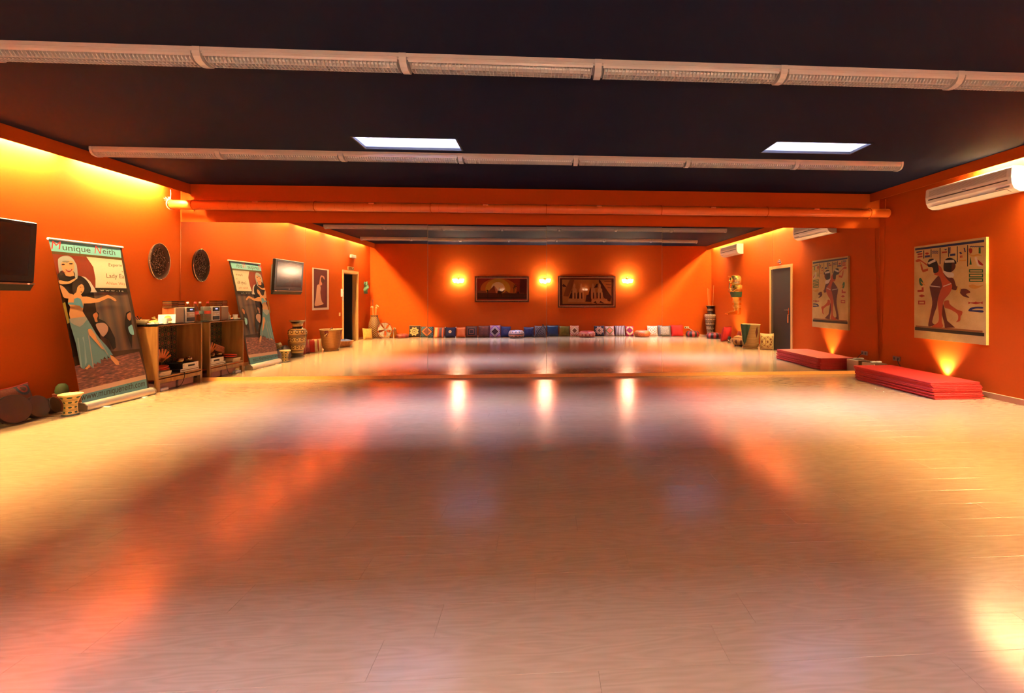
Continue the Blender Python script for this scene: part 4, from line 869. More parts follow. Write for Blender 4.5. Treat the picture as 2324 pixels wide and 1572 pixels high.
# hi-fi and speaker
t = thing('loudspeaker', 'small wood-sided loudspeaker holding the disc cases', 'speaker', (-5.47, -0.49, GT))
MB().rbox((-5.49, -0.49, GT + 0.115), (0.17, 0.165, 0.23), 0.004).build('cabinet_body', wood('reddish_speaker_wood', (0.24, 0.055, 0.014), (0.34, 0.09, 0.024), 0.45), t)
MB().rbox((-5.398, -0.49, GT + 0.115), (0.014, 0.16, 0.225), 0.004).build('grille', mat('brown_grille_cloth', (0.23, 0.15, 0.11), 0.8, 0, 0.2, 300), t)
t = thing('hifi_system', 'compact silver hi-fi with a lit blue display', 'hi-fi', (-5.47, -0.26, GT))
MB().rbox((-5.49, -0.285, GT + 0.115), (0.19, 0.18, 0.23), 0.006).build('chassis', M_SILVER, t)
for z, h, m_ in ((0.19, 0.07, M_BLACK), (0.115, 0.06, mat('bronze_panel', (0.38, 0.27, 0.2), 0.3, 0.5)), (0.045, 0.06, M_BLACK)):
    MB().rbox((-5.392, -0.275, GT + z), (0.012, 0.15, h), 0.003).build('front_panel', m_, t)
MB().box((-5.3855, -0.275, GT + 0.195), (0.002, 0.05, 0.016)).build('display', emit('blue_display', (0.15, 0.3, 1.0), 3.0), t)
for k in range(3): MB().lathe([(0.012, -0.006), (0.012, 0.006)], 12, (-5.383, -0.31 + 0.035 * k, GT + 0.115), Matrix.Rotation(math.pi / 2, 3, 'Y')).build('knob', M_SILVER, t, smooth=True)
cc = [srgb(150, 110, 70), srgb(90, 60, 40), srgb(170, 60, 30), srgb(120, 90, 70), srgb(190, 150, 90), srgb(60, 40, 40), srgb(150, 130, 110)]
for s_ in (0, 1):
    for k in range(6):
        z = GT + 0.231 + 0.0165 * k
        o = thing('disc_case', '%s disc case from the bottom of the pile %s on the loudspeaker' % (NTH[k], ('nearer the cup', 'nearer the mirror')[s_]), 'disc case', (-5.49, -0.535 + 0.13 * s_, z), 'disc cases piled on the loudspeaker')
        j = RND.uniform(-0.006, 0.006)
        MB().b2((-5.555, -0.598 + 0.127 * s_ + j, z), (-5.425, -0.475 + 0.127 * s_ + j, z + 0.014)).build('case', thin_glass('case_plastic', (0.8, 0.78, 0.75), 0.3), o)
        MB().b2((-5.55, -0.594 + 0.127 * s_ + j, z + 0.003), (-5.428, -0.479 + 0.127 * s_ + j, z + 0.011)).build('inlay', mat('inlay_%d' % ((k + 3 * s_) % 7), cc[(k + 3 * s_) % 7], 0.6), o)
# bottles
def bottle(x, y, cap, label, nm):
    t = thing('water_bottle', label, 'bottle', (x, y, GT))
    prof = [(0.02, 0), (0.045, 0.004), (0.046, 0.03), (0.043, 0.05), (0.046, 0.07), (0.043, 0.09), (0.046, 0.11), (0.046, 0.18), (0.04, 0.21), (0.016, 0.275), (0.013, 0.29)]
    MB().lathe(prof, 18, (x, y, GT)).build('bottle_body', thin_glass('bottle_plastic', (0.86, 0.9, 0.86), 0.35), t, smooth=True)
    MB().lathe([(0.0465, 0.115), (0.0465, 0.165)], 18, (x, y, GT), cap=False).build('label_wrap', mat('bottle_label_' + nm, cap[1], 0.5), t, smooth=True)
    MB().lathe([(0.016, 0.288), (0.016, 0.31), (0.014, 0.312)], 14, (x, y, GT)).build('cap', mat('bottle_cap_' + nm, cap[0], 0.4), t, smooth=True)
bottle(-5.545, -0.133, (srgb(235, 230, 220), srgb(140, 160, 170)), 'clear water bottle with a white cap by the mirror', 'white')
bottle(-5.43, -0.138, (srgb(200, 40, 30), srgb(200, 70, 50)), 'clear water bottle with a red cap and red label', 'red')
# bowl, cup, plates and clutter
t = thing('bowl', 'cream bowl holding pens on the cabinet top', 'bowl', (-5.635, -0.85, GT))
MB().lathe([(0.03, 0), (0.05, 0.005), (0.075, 0.035), (0.088, 0.065), (0.083, 0.065), (0.07, 0.036), (0.04, 0.012)], 20, (-5.635, -0.85, GT), cap=False).build('bowl_wall', mat('cream_ceramic', (0.72, 0.60, 0.30), 0.35), t, smooth=True)
MB().lathe([(0.031, 0.0), (0.045, 0.012)], 16, (-5.635, -0.85, GT)).build('bowl_base', MATS['cream_ceramic'], t)
for k in range(3):
    o = thing('pen', '%s pen standing tilted in the cream bowl' % ['dark blue', 'black', 'orange'][k], 'pen', (-5.61, -0.87, GT + 0.02), 'pens in the cream bowl')
    a = Vector((-5.635 + 0.015 * k, -0.86, GT + 0.022)); e = Vector((-5.69 + 0.04 * k, -0.91 + 0.012 * k, GT + 0.14 - 0.02 * k))
    MB().tube([a, a.lerp(e, 0.8)], 0.0055, 6).build('barrel', mat('pen_%d' % k, [(0.02, 0.02, 0.08), (0.03, 0.03, 0.03), (0.5, 0.2, 0.05)][k], 0.4), o, smooth=True)
    MB().tube([a.lerp(e, 0.8), e], 0.0062, 6).build('pen_cap', M_BLACK, o, smooth=True)
t = thing('paper_cup', 'white paper cup at the edge of the cabinet top', 'cup', (-5.392, -0.745, GT))
MB().lathe([(0.026, 0), (0.029, 0.001), (0.037, 0.082), (0.035, 0.082), (0.027, 0.006)], 18, (-5.392, -0.745, GT), cap=False).build('cup_wall', M_WHITE, t, smooth=True)
MB().lathe([(0.027, 0.003), (0.027, 0.006)], 16, (-5.392, -0.745, GT)).build('cup_base', M_WHITE, t)
t = thing('plate', 'white plate of food scraps between bowl and cup', 'plate', (-5.50, -0.84, GT))
MB().lathe([(0.05, 0), (0.085, 0.010), (0.083, 0.013), (0.05, 0.004)], 22, (-5.458, -0.835, GT)).build('dish', M_WHITE, t, smooth=True)
for k in range(4): MB().blob((-5.458 + 0.03 * math.cos(2 * k), -0.835 + 0.03 * math.sin(2 * k), GT + 0.02), (0.022, 0.02, 0.014), 8, 6).build('food', mat('food_%d' % (k % 2), [(0.5, 0.4, 0.3), (0.25, 0.16, 0.1)][k % 2], 0.7), t, smooth=True)
tag(MB().blob((-5.60, -0.685, GT + 0.025), (0.05, 0.07, 0.026), 12, 8).build('bread_roll', mat('golden_crust', (0.72, 0.40, 0.06), 0.6), smooth=True), 'golden bread roll behind the plate', 'bread')
t = thing('leaf_sprig', 'small dry sprig behind the bread roll', 'sprig', (-5.66, -0.60, GT))
for k in range(6):
    MB().blob((-5.66 + 0.02 * math.cos(k * 1.1), -0.60 + 0.025 * math.sin(k * 1.1), GT + 0.05 + 0.008 * k), (0.016, 0.008, 0.012), 6, 4).build('leaf', mat('dry_leaf', (0.30, 0.20, 0.04), 0.7), t)
MB().tube([(-5.66, -0.60, GT), (-5.63, -0.67, GT + 0.08)], 0.003, 5).build('stalk', MATS['dry_leaf'], t)
t = thing('picture_card', 'white card with an orange round picture leaning on the loudspeaker', 'card', (-5.47, -0.62, GT))
cr = Matrix.Rotation(0.55, 3, 'Z') @ Matrix.Rotation(-0.25, 3, 'X')
MB().box((-5.46, -0.635, GT + 0.068), (0.19, 0.004, 0.13), cr).build('card', M_WHITE, t)
for (ax, az, rx_, col) in ((0.01, 0.01, 0.04, (0.75, 0.25, 0.05)), (0.035, -0.015, 0.025, (0.10, 0.07, 0.03)), (-0.02, -0.035, 0.025, (0.5, 0.2, 0.05))):
    q = MB(); n = 16; cpt = cr @ Vector((ax, -0.0026 - 0.0004 * (ax > 0.02), az))
    q.add([Vector((-5.46, -0.635, GT + 0.068)) + cpt + cr @ Vector((rx_ * math.cos(2 * math.pi * i / n), 0, rx_ * math.sin(2 * math.pi * i / n))) for i in range(n)], [tuple(range(n))])
    q.build('printed_spot', mat('card_%d' % int(ax * 1000), col, 0.6), t)
for k, (x, y, c_) in enumerate(((-5.43, -0.70, (0.05, 0.08, 0.04)), (-5.41, -0.665, (0.5, 0.12, 0.03)), (-5.45, -0.73, (0.6, 0.55, 0.45)))):
    tag(MB().blob((x, y, GT + 0.012), (0.035, 0.03, 0.012), 10, 6).build('snack_wrapper', mat('wrapper_%d' % k, c_, 0.4), smooth=True), '%s snack wrapper in front of the picture card' % ['dark green', 'orange', 'crumpled white'][k], 'wrapper')
# inside
SHZ = 0.2075
t = thing('dvd_player', 'slim silver disc player at the bottom of the stack in the cabinet', 'disc player', (-5.49, -0.31, SHZ))
MB().rbox((-5.50, -0.305, SHZ + 0.024), (0.22, 0.36, 0.046), 0.003).build('casing', M_BLACK, t); MB().rbox((-5.387, -0.305, SHZ + 0.024), (0.006, 0.36, 0.044), 0.002).build('front', M_SILVER, t)
MB().box((-5.383, -0.305, SHZ + 0.024), (0.002, 0.33, 0.014)).build('disc_slot', mat('brown_slot', (0.12, 0.06, 0.04), 0.4), t)
t = thing('receiver', 'silver receiver with a dark display on top of the disc player', 'receiver', (-5.49, -0.29, SHZ + 0.047))
MB().rbox((-5.50, -0.285, SHZ + 0.087), (0.22, 0.31, 0.08), 0.003).build('casing', M_BLACK, t); MB().rbox((-5.387, -0.285, SHZ + 0.087), (0.006, 0.31, 0.076), 0.002).build('front', M_SILVER, t)
MB().box((-5.383, -0.275, SHZ + 0.083), (0.002, 0.13, 0.028)).build('display', M_BLACK, t)
for y in (-0.41, -0.16): MB().lathe([(0.014, -0.004), (0.014, 0.004)], 12, (-5.382, y, SHZ + 0.095), Matrix.Rotation(math.pi / 2, 3, 'Y')).build('knob', M_SILVER, t, smooth=True)
for k in range(4):
    x, y, z = -5.44 - 0.06 * (k % 2), -0.415 + 0.083 * k, SHZ + 0.128
    t = thing('glass_bowl', 'clear glass bowl on the receiver, %s from the carved board' % NTH[k], 'glass bowl', (x, y, z), 'glass bowls on the receiver')
    MB().lathe([(0.02, 0), (0.022, 0.003), (0.008, 0.01), (0.03, 0.02), (0.043, 0.045), (0.040, 0.07), (0.037, 0.07), (0.040, 0.045), (0.028, 0.024)], 16, (x, y, z), cap=False).build('bowl', thin_glass('amber_glass', (0.85, 0.72, 0.5), 0.5), t, smooth=True)
    MB().lathe([(0.027, 0.022), (0.038, 0.036)], 14, (x, y, z)).build('amber_contents', mat('amber_syrup', (0.4, 0.2, 0.04), 0.3), t)
for k in range(3):
    t = thing('book', '%s pale book under the red plates in the cabinet' % ['bottom', 'middle', 'top'][k], 'book', (-5.46, -0.76, SHZ + 0.021 * k), 'books stacked under the red plates')
    MB().rbox((-5.47 + 0.006 * k, -0.76, SHZ + 0.0105 + 0.021 * k), (0.17, 0.20, 0.0205), 0.002).build('cover', mat('book_%d' % k, [(0.25, 0.15, 0.08), (0.4, 0.28, 0.15), (0.3, 0.2, 0.12)][k], 0.6), t)
    MB().box((-5.467 + 0.006 * k, -0.76, SHZ + 0.0105 + 0.021 * k), (0.171, 0.19, 0.014)).build('pages', mat('paper_edge', (0.5, 0.4, 0.28), 0.8), t)
for k in range(2):
    t = thing('red_plate', '%s red plastic plate on the books in the cabinet' % ['lower', 'upper'][k], 'plate', (-5.46, -0.72, SHZ + 0.065 + 0.028 * k))
    rt = Matrix.Rotation(0.06 + 0.10 * k, 3, 'X'); cpt = (-5.47, -0.735, SHZ + 0.082 + 0.03 * k)
    MB().lathe([(0.05, -0.006), (0.06, -0.004), (0.092, 0.010), (0.09, 0.013), (0.06, 0.0)], 22, cpt, rt).build('dish', mat('red_plastic', (0.62, 0.04, 0.015), 0.35), t, smooth=True)
    MB().tube([Vector(cpt) + rt @ Vector((0.092 * math.cos(2 * math.pi * i / 24), 0.092 * math.sin(2 * math.pi * i / 24), 0.011)) for i in range(24)], 0.004, 6, closed=True).build('rim', MATS['red_plastic'], t, smooth=True)
t = thing('carved_board', 'orange carved board leaning in the cabinet', 'board', (-5.60, -0.74, SHZ))
bo = Matrix.Rotation(0.35, 3, 'X') @ Matrix.Rotation(-0.2, 3, 'Y')
MB().rbox((-5.64, -0.73, 0.43), (0.02, 0.22, 0.12), 0.008, bo).build('board', mat('orange_board', (0.5, 0.16, 0.06), 0.6), t)
for k in range(3): MB().tube([Vector((-5.64, -0.73, 0.43)) + bo @ Vector((0.017, -0.07 + 0.07 * k + 0.02 * math.cos(2 * math.pi * i / 12), 0.02 * math.sin(2 * math.pi * i / 12))) for i in range(12)], 0.002, 4, closed=True).build('carved_ring', mat('carved_dark', (0.2, 0.06, 0.02), 0.7), t)
t = thing('orange_fan', 'orange hand fan standing behind the glass bowls', 'hand fan', (-5.62, -0.52, SHZ))
for k in range(7):
    a = math.radians(25 + 20 * k); MB().box((-5.64, -0.50 + 0.09 * math.cos(a), 0.37 + 0.10 * math.sin(a)), (0.004, 0.19, 0.028), Matrix.Rotation(a, 3, 'X')).build('fan_blade', mat('fan_orange', (0.6, 0.16, 0.03), 0.6), t)
MB().tube([(-5.64, -0.50, SHZ), (-5.64, -0.50, 0.37)], 0.006, 6).build('fan_handle', M_CAB, t)
t = thing('metal_pot', 'small dark metal pot with a bright rim in the cabinet', 'pot', (-5.53, -0.575, SHZ))
MB().lathe([(0.035, 0), (0.05, 0.01), (0.056, 0.05), (0.052, 0.09), (0.048, 0.09), (0.045, 0.012)], 18, (-5.53, -0.575, SHZ), cap=False).build('pot_wall', mat('dark_copper_pot', (0.2, 0.08, 0.04), 0.3, 0.8), t, smooth=True)
MB().tube([(-5.53 + 0.051 * math.cos(2 * math.pi * i / 18), -0.575 + 0.051 * math.sin(2 * math.pi * i / 18), SHZ + 0.09) for i in range(18)], 0.004, 6, closed=True).build('pot_rim', M_CHROME, t, smooth=True)
# below
for k, (y, w) in enumerate(((-0.66, 0.34), (-0.30, 0.30))):
    t = thing('storage_box', 'mauve storage box under the cabinet %s' % ['beside the power strip', 'nearest the mirror'][k], 'box', (-5.52, y, 0))
    MB().rbox((-5.565, y, 0.045), (0.24, w, 0.088), 0.004).build('box_body', mat('mauve_card', (0.34, 0.16, 0.14), 0.7), t)
    MB().rbox((-5.565, y, 0.092), (0.246, w + 0.006, 0.012), 0.003).build('lid', mat('mauve_lid', (0.30, 0.14, 0.13), 0.7), t)
t = thing('power_strip', 'white power strip on the floor under the cabinet', 'power strip', (-5.41, -0.80, 0))
MB().rbox((-5.395, -0.79, 0.02), (0.055, 0.15, 0.038), 0.008).build('strip_body', M_WHITE, t)
for k in range(3): MB().lathe([(0.016, 0), (0.016, 0.003)], 12, (-5.395, -0.83 + 0.042 * k, 0.0385)).build('socket', mat('socket_grey', (0.3, 0.28, 0.25), 0.5), t)
tag(MB().tube([(-5.372, -0.44, 0.213), (-5.352, -0.45, 0.20), (-5.347, -0.46, 0.15), (-5.347, -0.475, 0.10), (-5.348, -0.50, 0.055), (-5.352, -0.54, 0.02), (-5.36, -0.59, 0.008), (-5.372, -0.66, 0.008), (-5.385, -0.712, 0.02)], 0.004, 6).build('player_cable', M_BLACK, smooth=True), 'black cable hanging from the cabinet shelf to the power strip', 'cable')

# ------------------------------------------------------------------ cushions, poufs and baskets
def cushion_mesh(w, h, th, n=12, square=0.0):
    """soft square cushion standing on its lower edge, face towards +y"""
    mb = MB(); idx = {}; vs = []; fs = []
    for side in (1, -1):
        for j in range(n + 1):
            for i in range(n + 1):
                u, v = -1 + 2 * i / n, -1 + 2 * j / n
                edge = i in (0, n) or j in (0, n)
                if side == -1 and edge: idx[(side, i, j)] = idx[(1, i, j)]; continue
                pin = 1 - 0.055 * (1 - square) * (1 - abs(v) ** 2) * abs(u) ** 6; piv = 1 - 0.055 * (1 - square) * (1 - abs(u) ** 2) * abs(v) ** 6
                t = ((1 - abs(u) ** 3.2) * (1 - abs(v) ** 3.2)) ** 0.55
                t += 0.05 * math.sin(5 * u + 3 * v) * (1 - u * u) * (1 - v * v)
                idx[(side, i, j)] = len(vs); vs.append((u * w / 2 * pin, side * th / 2 * t, h / 2 + v * h / 2 * piv))
        for j in range(n):
            for i in range(n):
                q = [idx[(side, i, j)], idx[(side, i + 1, j)], idx[(side, i + 1, j + 1)], idx[(side, i, j + 1)]]
                fs.append(tuple(q if side == -1 else q[::-1]))
    border = [vs[idx[(1, i, 0)]] for i in range(n)] + [vs[idx[(1, n, j)]] for j in range(n)] + [vs[idx[(1, n - i, n)]] for i in range(n)] + [vs[idx[(1, 0, n - j)]] for j in range(n)]
    return mb.add(vs, fs), border
def cushion(loc, w, h, th, m, pipe_m, label, group=None, rz=0.0, lean=0.2, tassel=None, roll=0.0, square=0.0):
    t = thing('cushion', label, 'cushion', loc, group)
    t.rotation_euler = (Matrix.Rotation(rz, 3, 'Z') @ Matrix.Rotation(lean, 3, 'X') @ Matrix.Rotation(roll, 3, 'Y')).to_euler()
    mb, border = cushion_mesh(w, h, th, square=square)
    mb.build('cover', m, t, smooth=True, local=True)
    MB().tube(border, 0.006, 5, closed=True).build('piping', pipe_m, t, smooth=True, local=True)
    if tassel:
        for sx in (-1, 1):
            for z in (0.004, h - 0.004): MB().blob((sx * w * 0.5, 0.0, max(z, 0.016)), (0.018, 0.018, 0.018), 8, 6).build('tassel', tassel, t, smooth=True, local=True)
    return t
S = srgb
def fab(name, rgb, r=0.75): return mat('fabric_' + name, S(*rgb), r, 0, 0.22, 45.0, 0.3, 0.3)
BW = 'cushions leaning along the back wall'
K = lambda nm, kind, st, **k: pattern('cushion_' + nm, kind, st, zc=0.19, hx=0.19, hz=0.19, **k)
brn, bei, nav, gry = S(48, 30, 22), S(196, 160, 104), S(30, 28, 62), S(120, 112, 112)
cl = [
 (927, 954, 739, K('mandala_brown', 'mandala', [(0, brn), (0.06, bei), (0.20, brn), (0.26, bei), (0.48, brn), (0.60, brn)]), fab('straw', (176, 140, 84)), 'dark brown cushion with a beige ornamental medallion, beside the leather pouf', {}),
 (955, 983.5, 741, K('blue_corner', 'diamond', [(0, S(104, 50, 36)), (0.30, S(168, 92, 42)), (0.46, S(44, 50, 58)), (0.56, S(78, 104, 112)), (0.64, S(40, 46, 56)), (0.72, S(84, 110, 118)), (0.8, S(44, 50, 58))]), fab('slate', (70, 84, 92)), 'slate blue cushion with a rust brown diamond centre', {}),
 (983.5, 1008.5, 742, K('stripe_warm', 'stripe', [(0, S(214, 112, 40)), (0.14, S(236, 176, 116)), (0.38, S(196, 74, 40)), (0.5, S(110, 74, 66)), (0.62, S(84, 70, 78)), (0.76, S(206, 96, 46)), (0.88, S(96, 84, 88))]), fab('rust', (190, 90, 40)), 'orange, cream and grey vertically striped cushion', {}),
 (1009, 1034.5, 742, K('navy_disc', 'ring', [(0, brn), (0.04, S(226, 190, 150)), (0.18, nav), (0.5, nav)]), fab('navy', (26, 24, 52)), 'navy cushion with one pale disc and white corner tassels', {'tassel': M_WHITE}),
 (1035, 1056.5, 743, fab('orange', (206, 106, 48)), fab('orange_trim', (190, 96, 44)), 'plain orange cushion with a pale edge', {}),
 (1057, 1084, 739.5, K('camel', 'square', [(0, S(60, 34, 26)), (0.32, S(172, 86, 56)), (0.38, S(40, 26, 22)), (0.62, S(152, 74, 46)), (0.66, S(84, 46, 32)), (0.9, S(70, 34, 26))]), fab('brown', (88, 44, 30)), 'brown cushion with a bordered animal motif', {}),
 (1085, 1112, 738.5, K('dots_rust', 'spots', [(0, S(196, 104, 66)), (0.15, S(104, 52, 36)), (0.5, S(92, 46, 34))], n=9), fab('maroon', (92, 42, 32)), 'rust brown cushion with scattered small motifs', {}),
 (1111, 1136, 737.5, K('violet_diamond', 'diamond', [(0, S(58, 22, 18)), (0.28, S(64, 46, 34)), (0.32, S(214, 190, 180)), (0.37, S(92, 66, 56)), (0.43, S(220, 200, 190)), (0.48, S(120, 84, 130)), (0.58, S(152, 100, 150)), (0.75, S(186, 120, 110))]), fab('violet', (130, 92, 130)), 'violet cushion with nested white and black diamonds', {}),
 (1136, 1159, 740, K('dark_blue_print', 'ring', [(0, S(70, 62, 88)), (0.28, S(44, 42, 82)), (0.5, S(42, 40, 80))], amt=0.3), fab('dark_blue', (44, 42, 84)), 'dark blue cushion with a faint round print, beside the octagonal pouf', {}),
 (1188, 1212, 741.5, K('blue_silk', 'noise', [(0.3, S(34, 34, 66)), (0.7, S(52, 56, 96))], r=0.35, n=12, soft=True), fab('ink', (30, 30, 58)), 'shiny midnight blue cushion on the far side of the octagonal pouf', {}),
 (1212.5, 1240, 738.5, K('grey_ornate', 'ornate', [(0, S(112, 96, 96)), (0.42, S(64, 50, 52)), (0.8, S(96, 88, 98))], n=14), fab('grey_blue', (86, 80, 92)), 'grey cushion with a dense brown ornament', {}),
 (1241.5, 1268, 739, K('peacock', 'noise', [(0.3, S(20, 44, 88)), (0.6, S(24, 58, 96)), (0.75, S(36, 40, 44))], r=0.35, n=7, soft=True), fab('dark_teal', (30, 50, 60)), 'shiny peacock blue cushion', {}),
 (1268.5, 1293, 740.5, K('olive', 'noise', [(0.3, S(84, 70, 20)), (0.7, S(124, 106, 40))], r=0.35, n=10, soft=True), fab('olive_trim', (96, 82, 30)), 'shiny olive green cushion', {}),
 (1293.5, 1314, 739.5, K('red_diamond', 'diamond', [(0, S(110, 62, 30)), (0.22, S(222, 178, 140)), (0.34, S(196, 150, 120)), (0.42, S(190, 130, 104)), (0.50, S(226, 190, 170)), (0.56, S(190, 46, 36)), (0.63, S(214, 160, 130))]), fab('pinkish', (206, 150, 124)), 'pink and red cushion with a brown diamond centre', {}),
 (1348, 1372, 740, K('mandala_black', 'mandala', [(0, S(120, 84, 70)), (0.08, S(48, 34, 40)), (0.15, S(196, 150, 124)), (0.30, S(120, 84, 80)), (0.36, S(204, 160, 136)), (0.46, S(44, 32, 52)), (0.62, S(44, 32, 52))]), fab('silver_grey', (140, 124, 118)), 'black cushion with a pinkish medallion and grey edge', {}),
 (1373, 1394, 741.5, K('pink_green', 'diamond', [(0, S(214, 116, 96)), (0.26, S(112, 118, 70)), (0.38, S(196, 150, 150)), (0.6, S(206, 166, 170))]), fab('rose', (200, 160, 160)), 'pale pink cushion with a green bordered diamond', {}),
 (1394.5, 1419.5, 739.5, K('stripe_grey', 'stripes', [(0, S(190, 184, 200)), (0.3, S(130, 74, 60)), (0.42, S(50, 44, 72)), (0.72, S(150, 96, 80)), (0.84, S(196, 190, 204))], n=7), fab('wine', (110, 60, 60)), 'narrowly striped grey, navy and rust cushion', {}),
 (1420, 1438, 742, K('magenta', 'diamond', [(0, S(136, 30, 84)), (0.30, S(222, 170, 120)), (0.42, S(228, 200, 180)), (0.50, S(206, 60, 96)), (0.62, S(176, 40, 96)), (0.8, S(210, 90, 110))]), fab('magenta_trim', (190, 70, 100)), 'magenta and cream cushion with a crimson diamond', {}),
 (1469, 1493, 740, K('white_red', 'ornate', [(0, S(236, 214, 204)), (0.40, S(176, 84, 60)), (0.50, S(232, 210, 200)), (0.62, S(170, 70, 50)), (0.8, S(230, 200, 186))], n=12), fab('white_trim', (224, 196, 180)), 'white cushion with a rust red scroll ornament', {}),
 (1493.5, 1523, 739, K('grey_silver', 'ornate', [(0, S(176, 166, 160)), (0.36, S(120, 112, 108)), (0.5, S(186, 176, 168)), (0.62, S(128, 120, 112)), (0.8, S(118, 112, 116))], n=16, r=0.45), fab('pewter', (112, 106, 110)), 'silver grey cushion with a lacy round ornament', {}),
 (1523.5, 1551.5, 737, fab('red', (196, 32, 26)), fab('red_trim', (170, 26, 22)), 'plain bright red cushion beside the cream outlet', {}),
]
for u0, u1, vt, m_, pm, lab, kw in cl:
    yb = YB + 0.13
    a, b = pix(u0, vt, 1, yb, True), pix(u1, 766, 1, yb, True)
    w, h = (b.x - a.x) * 0.965, max(0.34, a.z)
    cushion(((a.x + b.x) / 2, yb, 0.004), w, h, 0.13, m_, pm, lab, BW, lean=0.20 + RND.uniform(-.03, .03), roll=RND.uniform(-.02, .02), **kw)
def pouf(x, y, r, h, m, top_m, label, group='floor poufs', sides=24):
    t = thing('pouf', label, 'pouf', (x, y, 0), group)
    prof = [(r * .72, 0.0), (r * .93, h * .10), (r, h * .38), (r * .99, h * .60), (r * .88, h * .88), (r * .70, h * .97)]
    MB().lathe(prof, sides, (0, 0, 0)).build('side_wall', m, t, smooth=True, local=True)
    MB().lathe([(r * .74, h * .955), (r * .60, h * .995), (r * .3, h * 1.0), (0.02, h * .97)], sides).build('top_panel', top_m, t, smooth=True, local=True)
    MB().blob((0, 0, h * .975), (0.025, 0.025, 0.012), 10, 6).build('button', top_m, t, smooth=True, local=True)
    for k in range(8):
        a = 2 * math.pi * k / 8
        MB().tube([(q * math.cos(a) * 1.004, q * math.sin(a) * 1.004, z) for q, z in prof], 0.003, 4).build('seam', mat('dark_seam', (0.08, 0.03, 0.02), 0.7), t, local=True)
    return t
def sect(nm, a, b, n=2.0): return lathe_pattern('pouf_' + nm, (1.0, [(0, a)]), n=16, r=0.55, sectors=(n, [(0, a), (0.5, b)]))
def bx(u): return pix(u, 766, 1, YB + 0.3, True).x
pouf(bx(912.5), YB + 0.26, 0.205, 0.135, sect('leather', S(150, 56, 24), S(128, 44, 18)), mat('tan_leather', S(146, 56, 26), 0.45), 'low round tan leather pouf behind the chrome fan')
pouf(bx(1172), YB + 0.33, 0.265, 0.255, lathe_pattern('pouf_oct', (0.26, [(0, S(40, 34, 58)), (0.3, S(200, 120, 90)), (0.42, S(34, 30, 52)), (0.62, S(180, 150, 150)), (0.72, S(40, 36, 60)), (0.86, S(190, 170, 170))]), ring=(0.02, 0.12, 0.25, 0.3, S(210, 150, 120), S(110, 50, 40)), n=12, r=0.6), pattern('pouf_oct_top', 'spots', [(0, S(40, 36, 70)), (0.25, S(200, 190, 196)), (0.5, S(60, 56, 90))], n=14), 'octagonal black and white woven pouf between blue cushions', sides=8)
pouf(bx(1332), YB + 0.34, 0.285, 0.20, lathe_pattern('pouf_red', (0.2, [(0, S(150, 26, 24)), (0.85, S(190, 60, 44))]), ring=(0.02, 0.14, 0.17, 0.34, S(222, 160, 110), S(120, 26, 28)), n=14, r=0.5), pattern('pouf_red_top', 'spots', [(0, S(200, 120, 90)), (0.2, S(160, 36, 32)), (0.5, S(120, 30, 30))], n=10), 'red leather pouf with pale square motifs')
pouf(bx(1457), YB + 0.34, 0.275, 0.215, lathe_pattern('pouf_orange', (0.2, [(0, S(176, 84, 26)), (0.9, S(190, 104, 46))]), ring=(0.02, 0.15, 0.18, 0.30, S(150, 56, 24), S(206, 120, 50)), n=14, r=0.5), pattern('pouf_orange_top', 'spots', [(0, S(60, 40, 40)), (0.2, S(176, 110, 80)), (0.5, S(120, 60, 40))], n=10), 'orange brown leather pouf with a dark patterned top')
pouf(bx(1571.5), YB + 0.30, 0.225, 0.20, sect('redblack', S(150, 24, 24), S(30, 22, 22)), sect('redblack', None, None), 'red and black striped pouf in front of the cable')
pouf(pix(1619, 767, 2, 0, True).x, -7.02, 0.235, 0.185, sect('redblack', None, None), sect('redblack', None, None), 'red and black striped pouf at the foot of the tall vase')

# tall vases
def vase(x, y, prof, m_body, m_dark, label, zn, H):
    t = thing('floor_vase', label, 'vase', (x, y, 0))
    MB().lathe([p for p in prof if p[1] <= zn + 1e-6], 32).build('vase_body', m_body, t, smooth=True, local=True)
    MB().lathe([p for p in prof if p[1] >= zn - 1e-6], 32, cap=False).build('neck', m_dark, t, smooth=True, local=True)
    r = prof[-1][0]
    MB().lathe([(r * .96, H - 0.012), (r * 1.02, H - 0.004), (r * 1.0, H + 0.004), (r * .9, H)], 32, cap=False).build('lip', mat('pale_glazed_lip', S(170, 140, 100), 0.2), t, smooth=True, local=True)
    MB().lathe([(prof[0][0] * 1.35, 0), (prof[0][0] * 1.35, 0.012), (prof[0][0] * .9, 0.03)], 32).build('foot_ring', mat('dark_glaze', S(34, 20, 16), 0.15), t, smooth=True, local=True)
    return t
dk, tn = S(36, 20, 14), S(176, 132, 72)
vb = lathe_pattern('banded_vase', (0.81, [(0, dk), (0.10, dk), (0.12, tn), (0.17, dk), (0.185, tn), (0.33, dk), (0.345, tn), (0.37, dk), (0.385, tn), (0.54, dk), (0.555, tn), (0.585, dk), (0.60, tn), (0.74, dk), (0.755, tn), (0.78, dk), (0.79, dk)]), ring=(0.142, 0.1705, 0.62, 0.33, S(96, 62, 34), S(190, 150, 90)), n=11, r=0.25, coat=0.4)
vase(-5.475, -2.935, [(0.10, 0.02), (0.115, 0.10), (0.14, 0.22), (0.175, 0.40), (0.195, 0.55), (0.185, 0.60), (0.14, 0.635), (0.105, 0.655), (0.10, 0.70), (0.115, 0.76), (0.165, 0.81)], vb, lathe_pattern('vase_neck', (0.81, [(0, dk), (0.845, tn), (0.90, dk), (0.905, tn), (0.925, dk)]), n=10, r=0.2, coat=0.4), 'brown banded floor vase with round motifs beside the drums', 0.635, 0.81)
cr_ = S(196, 176, 140)
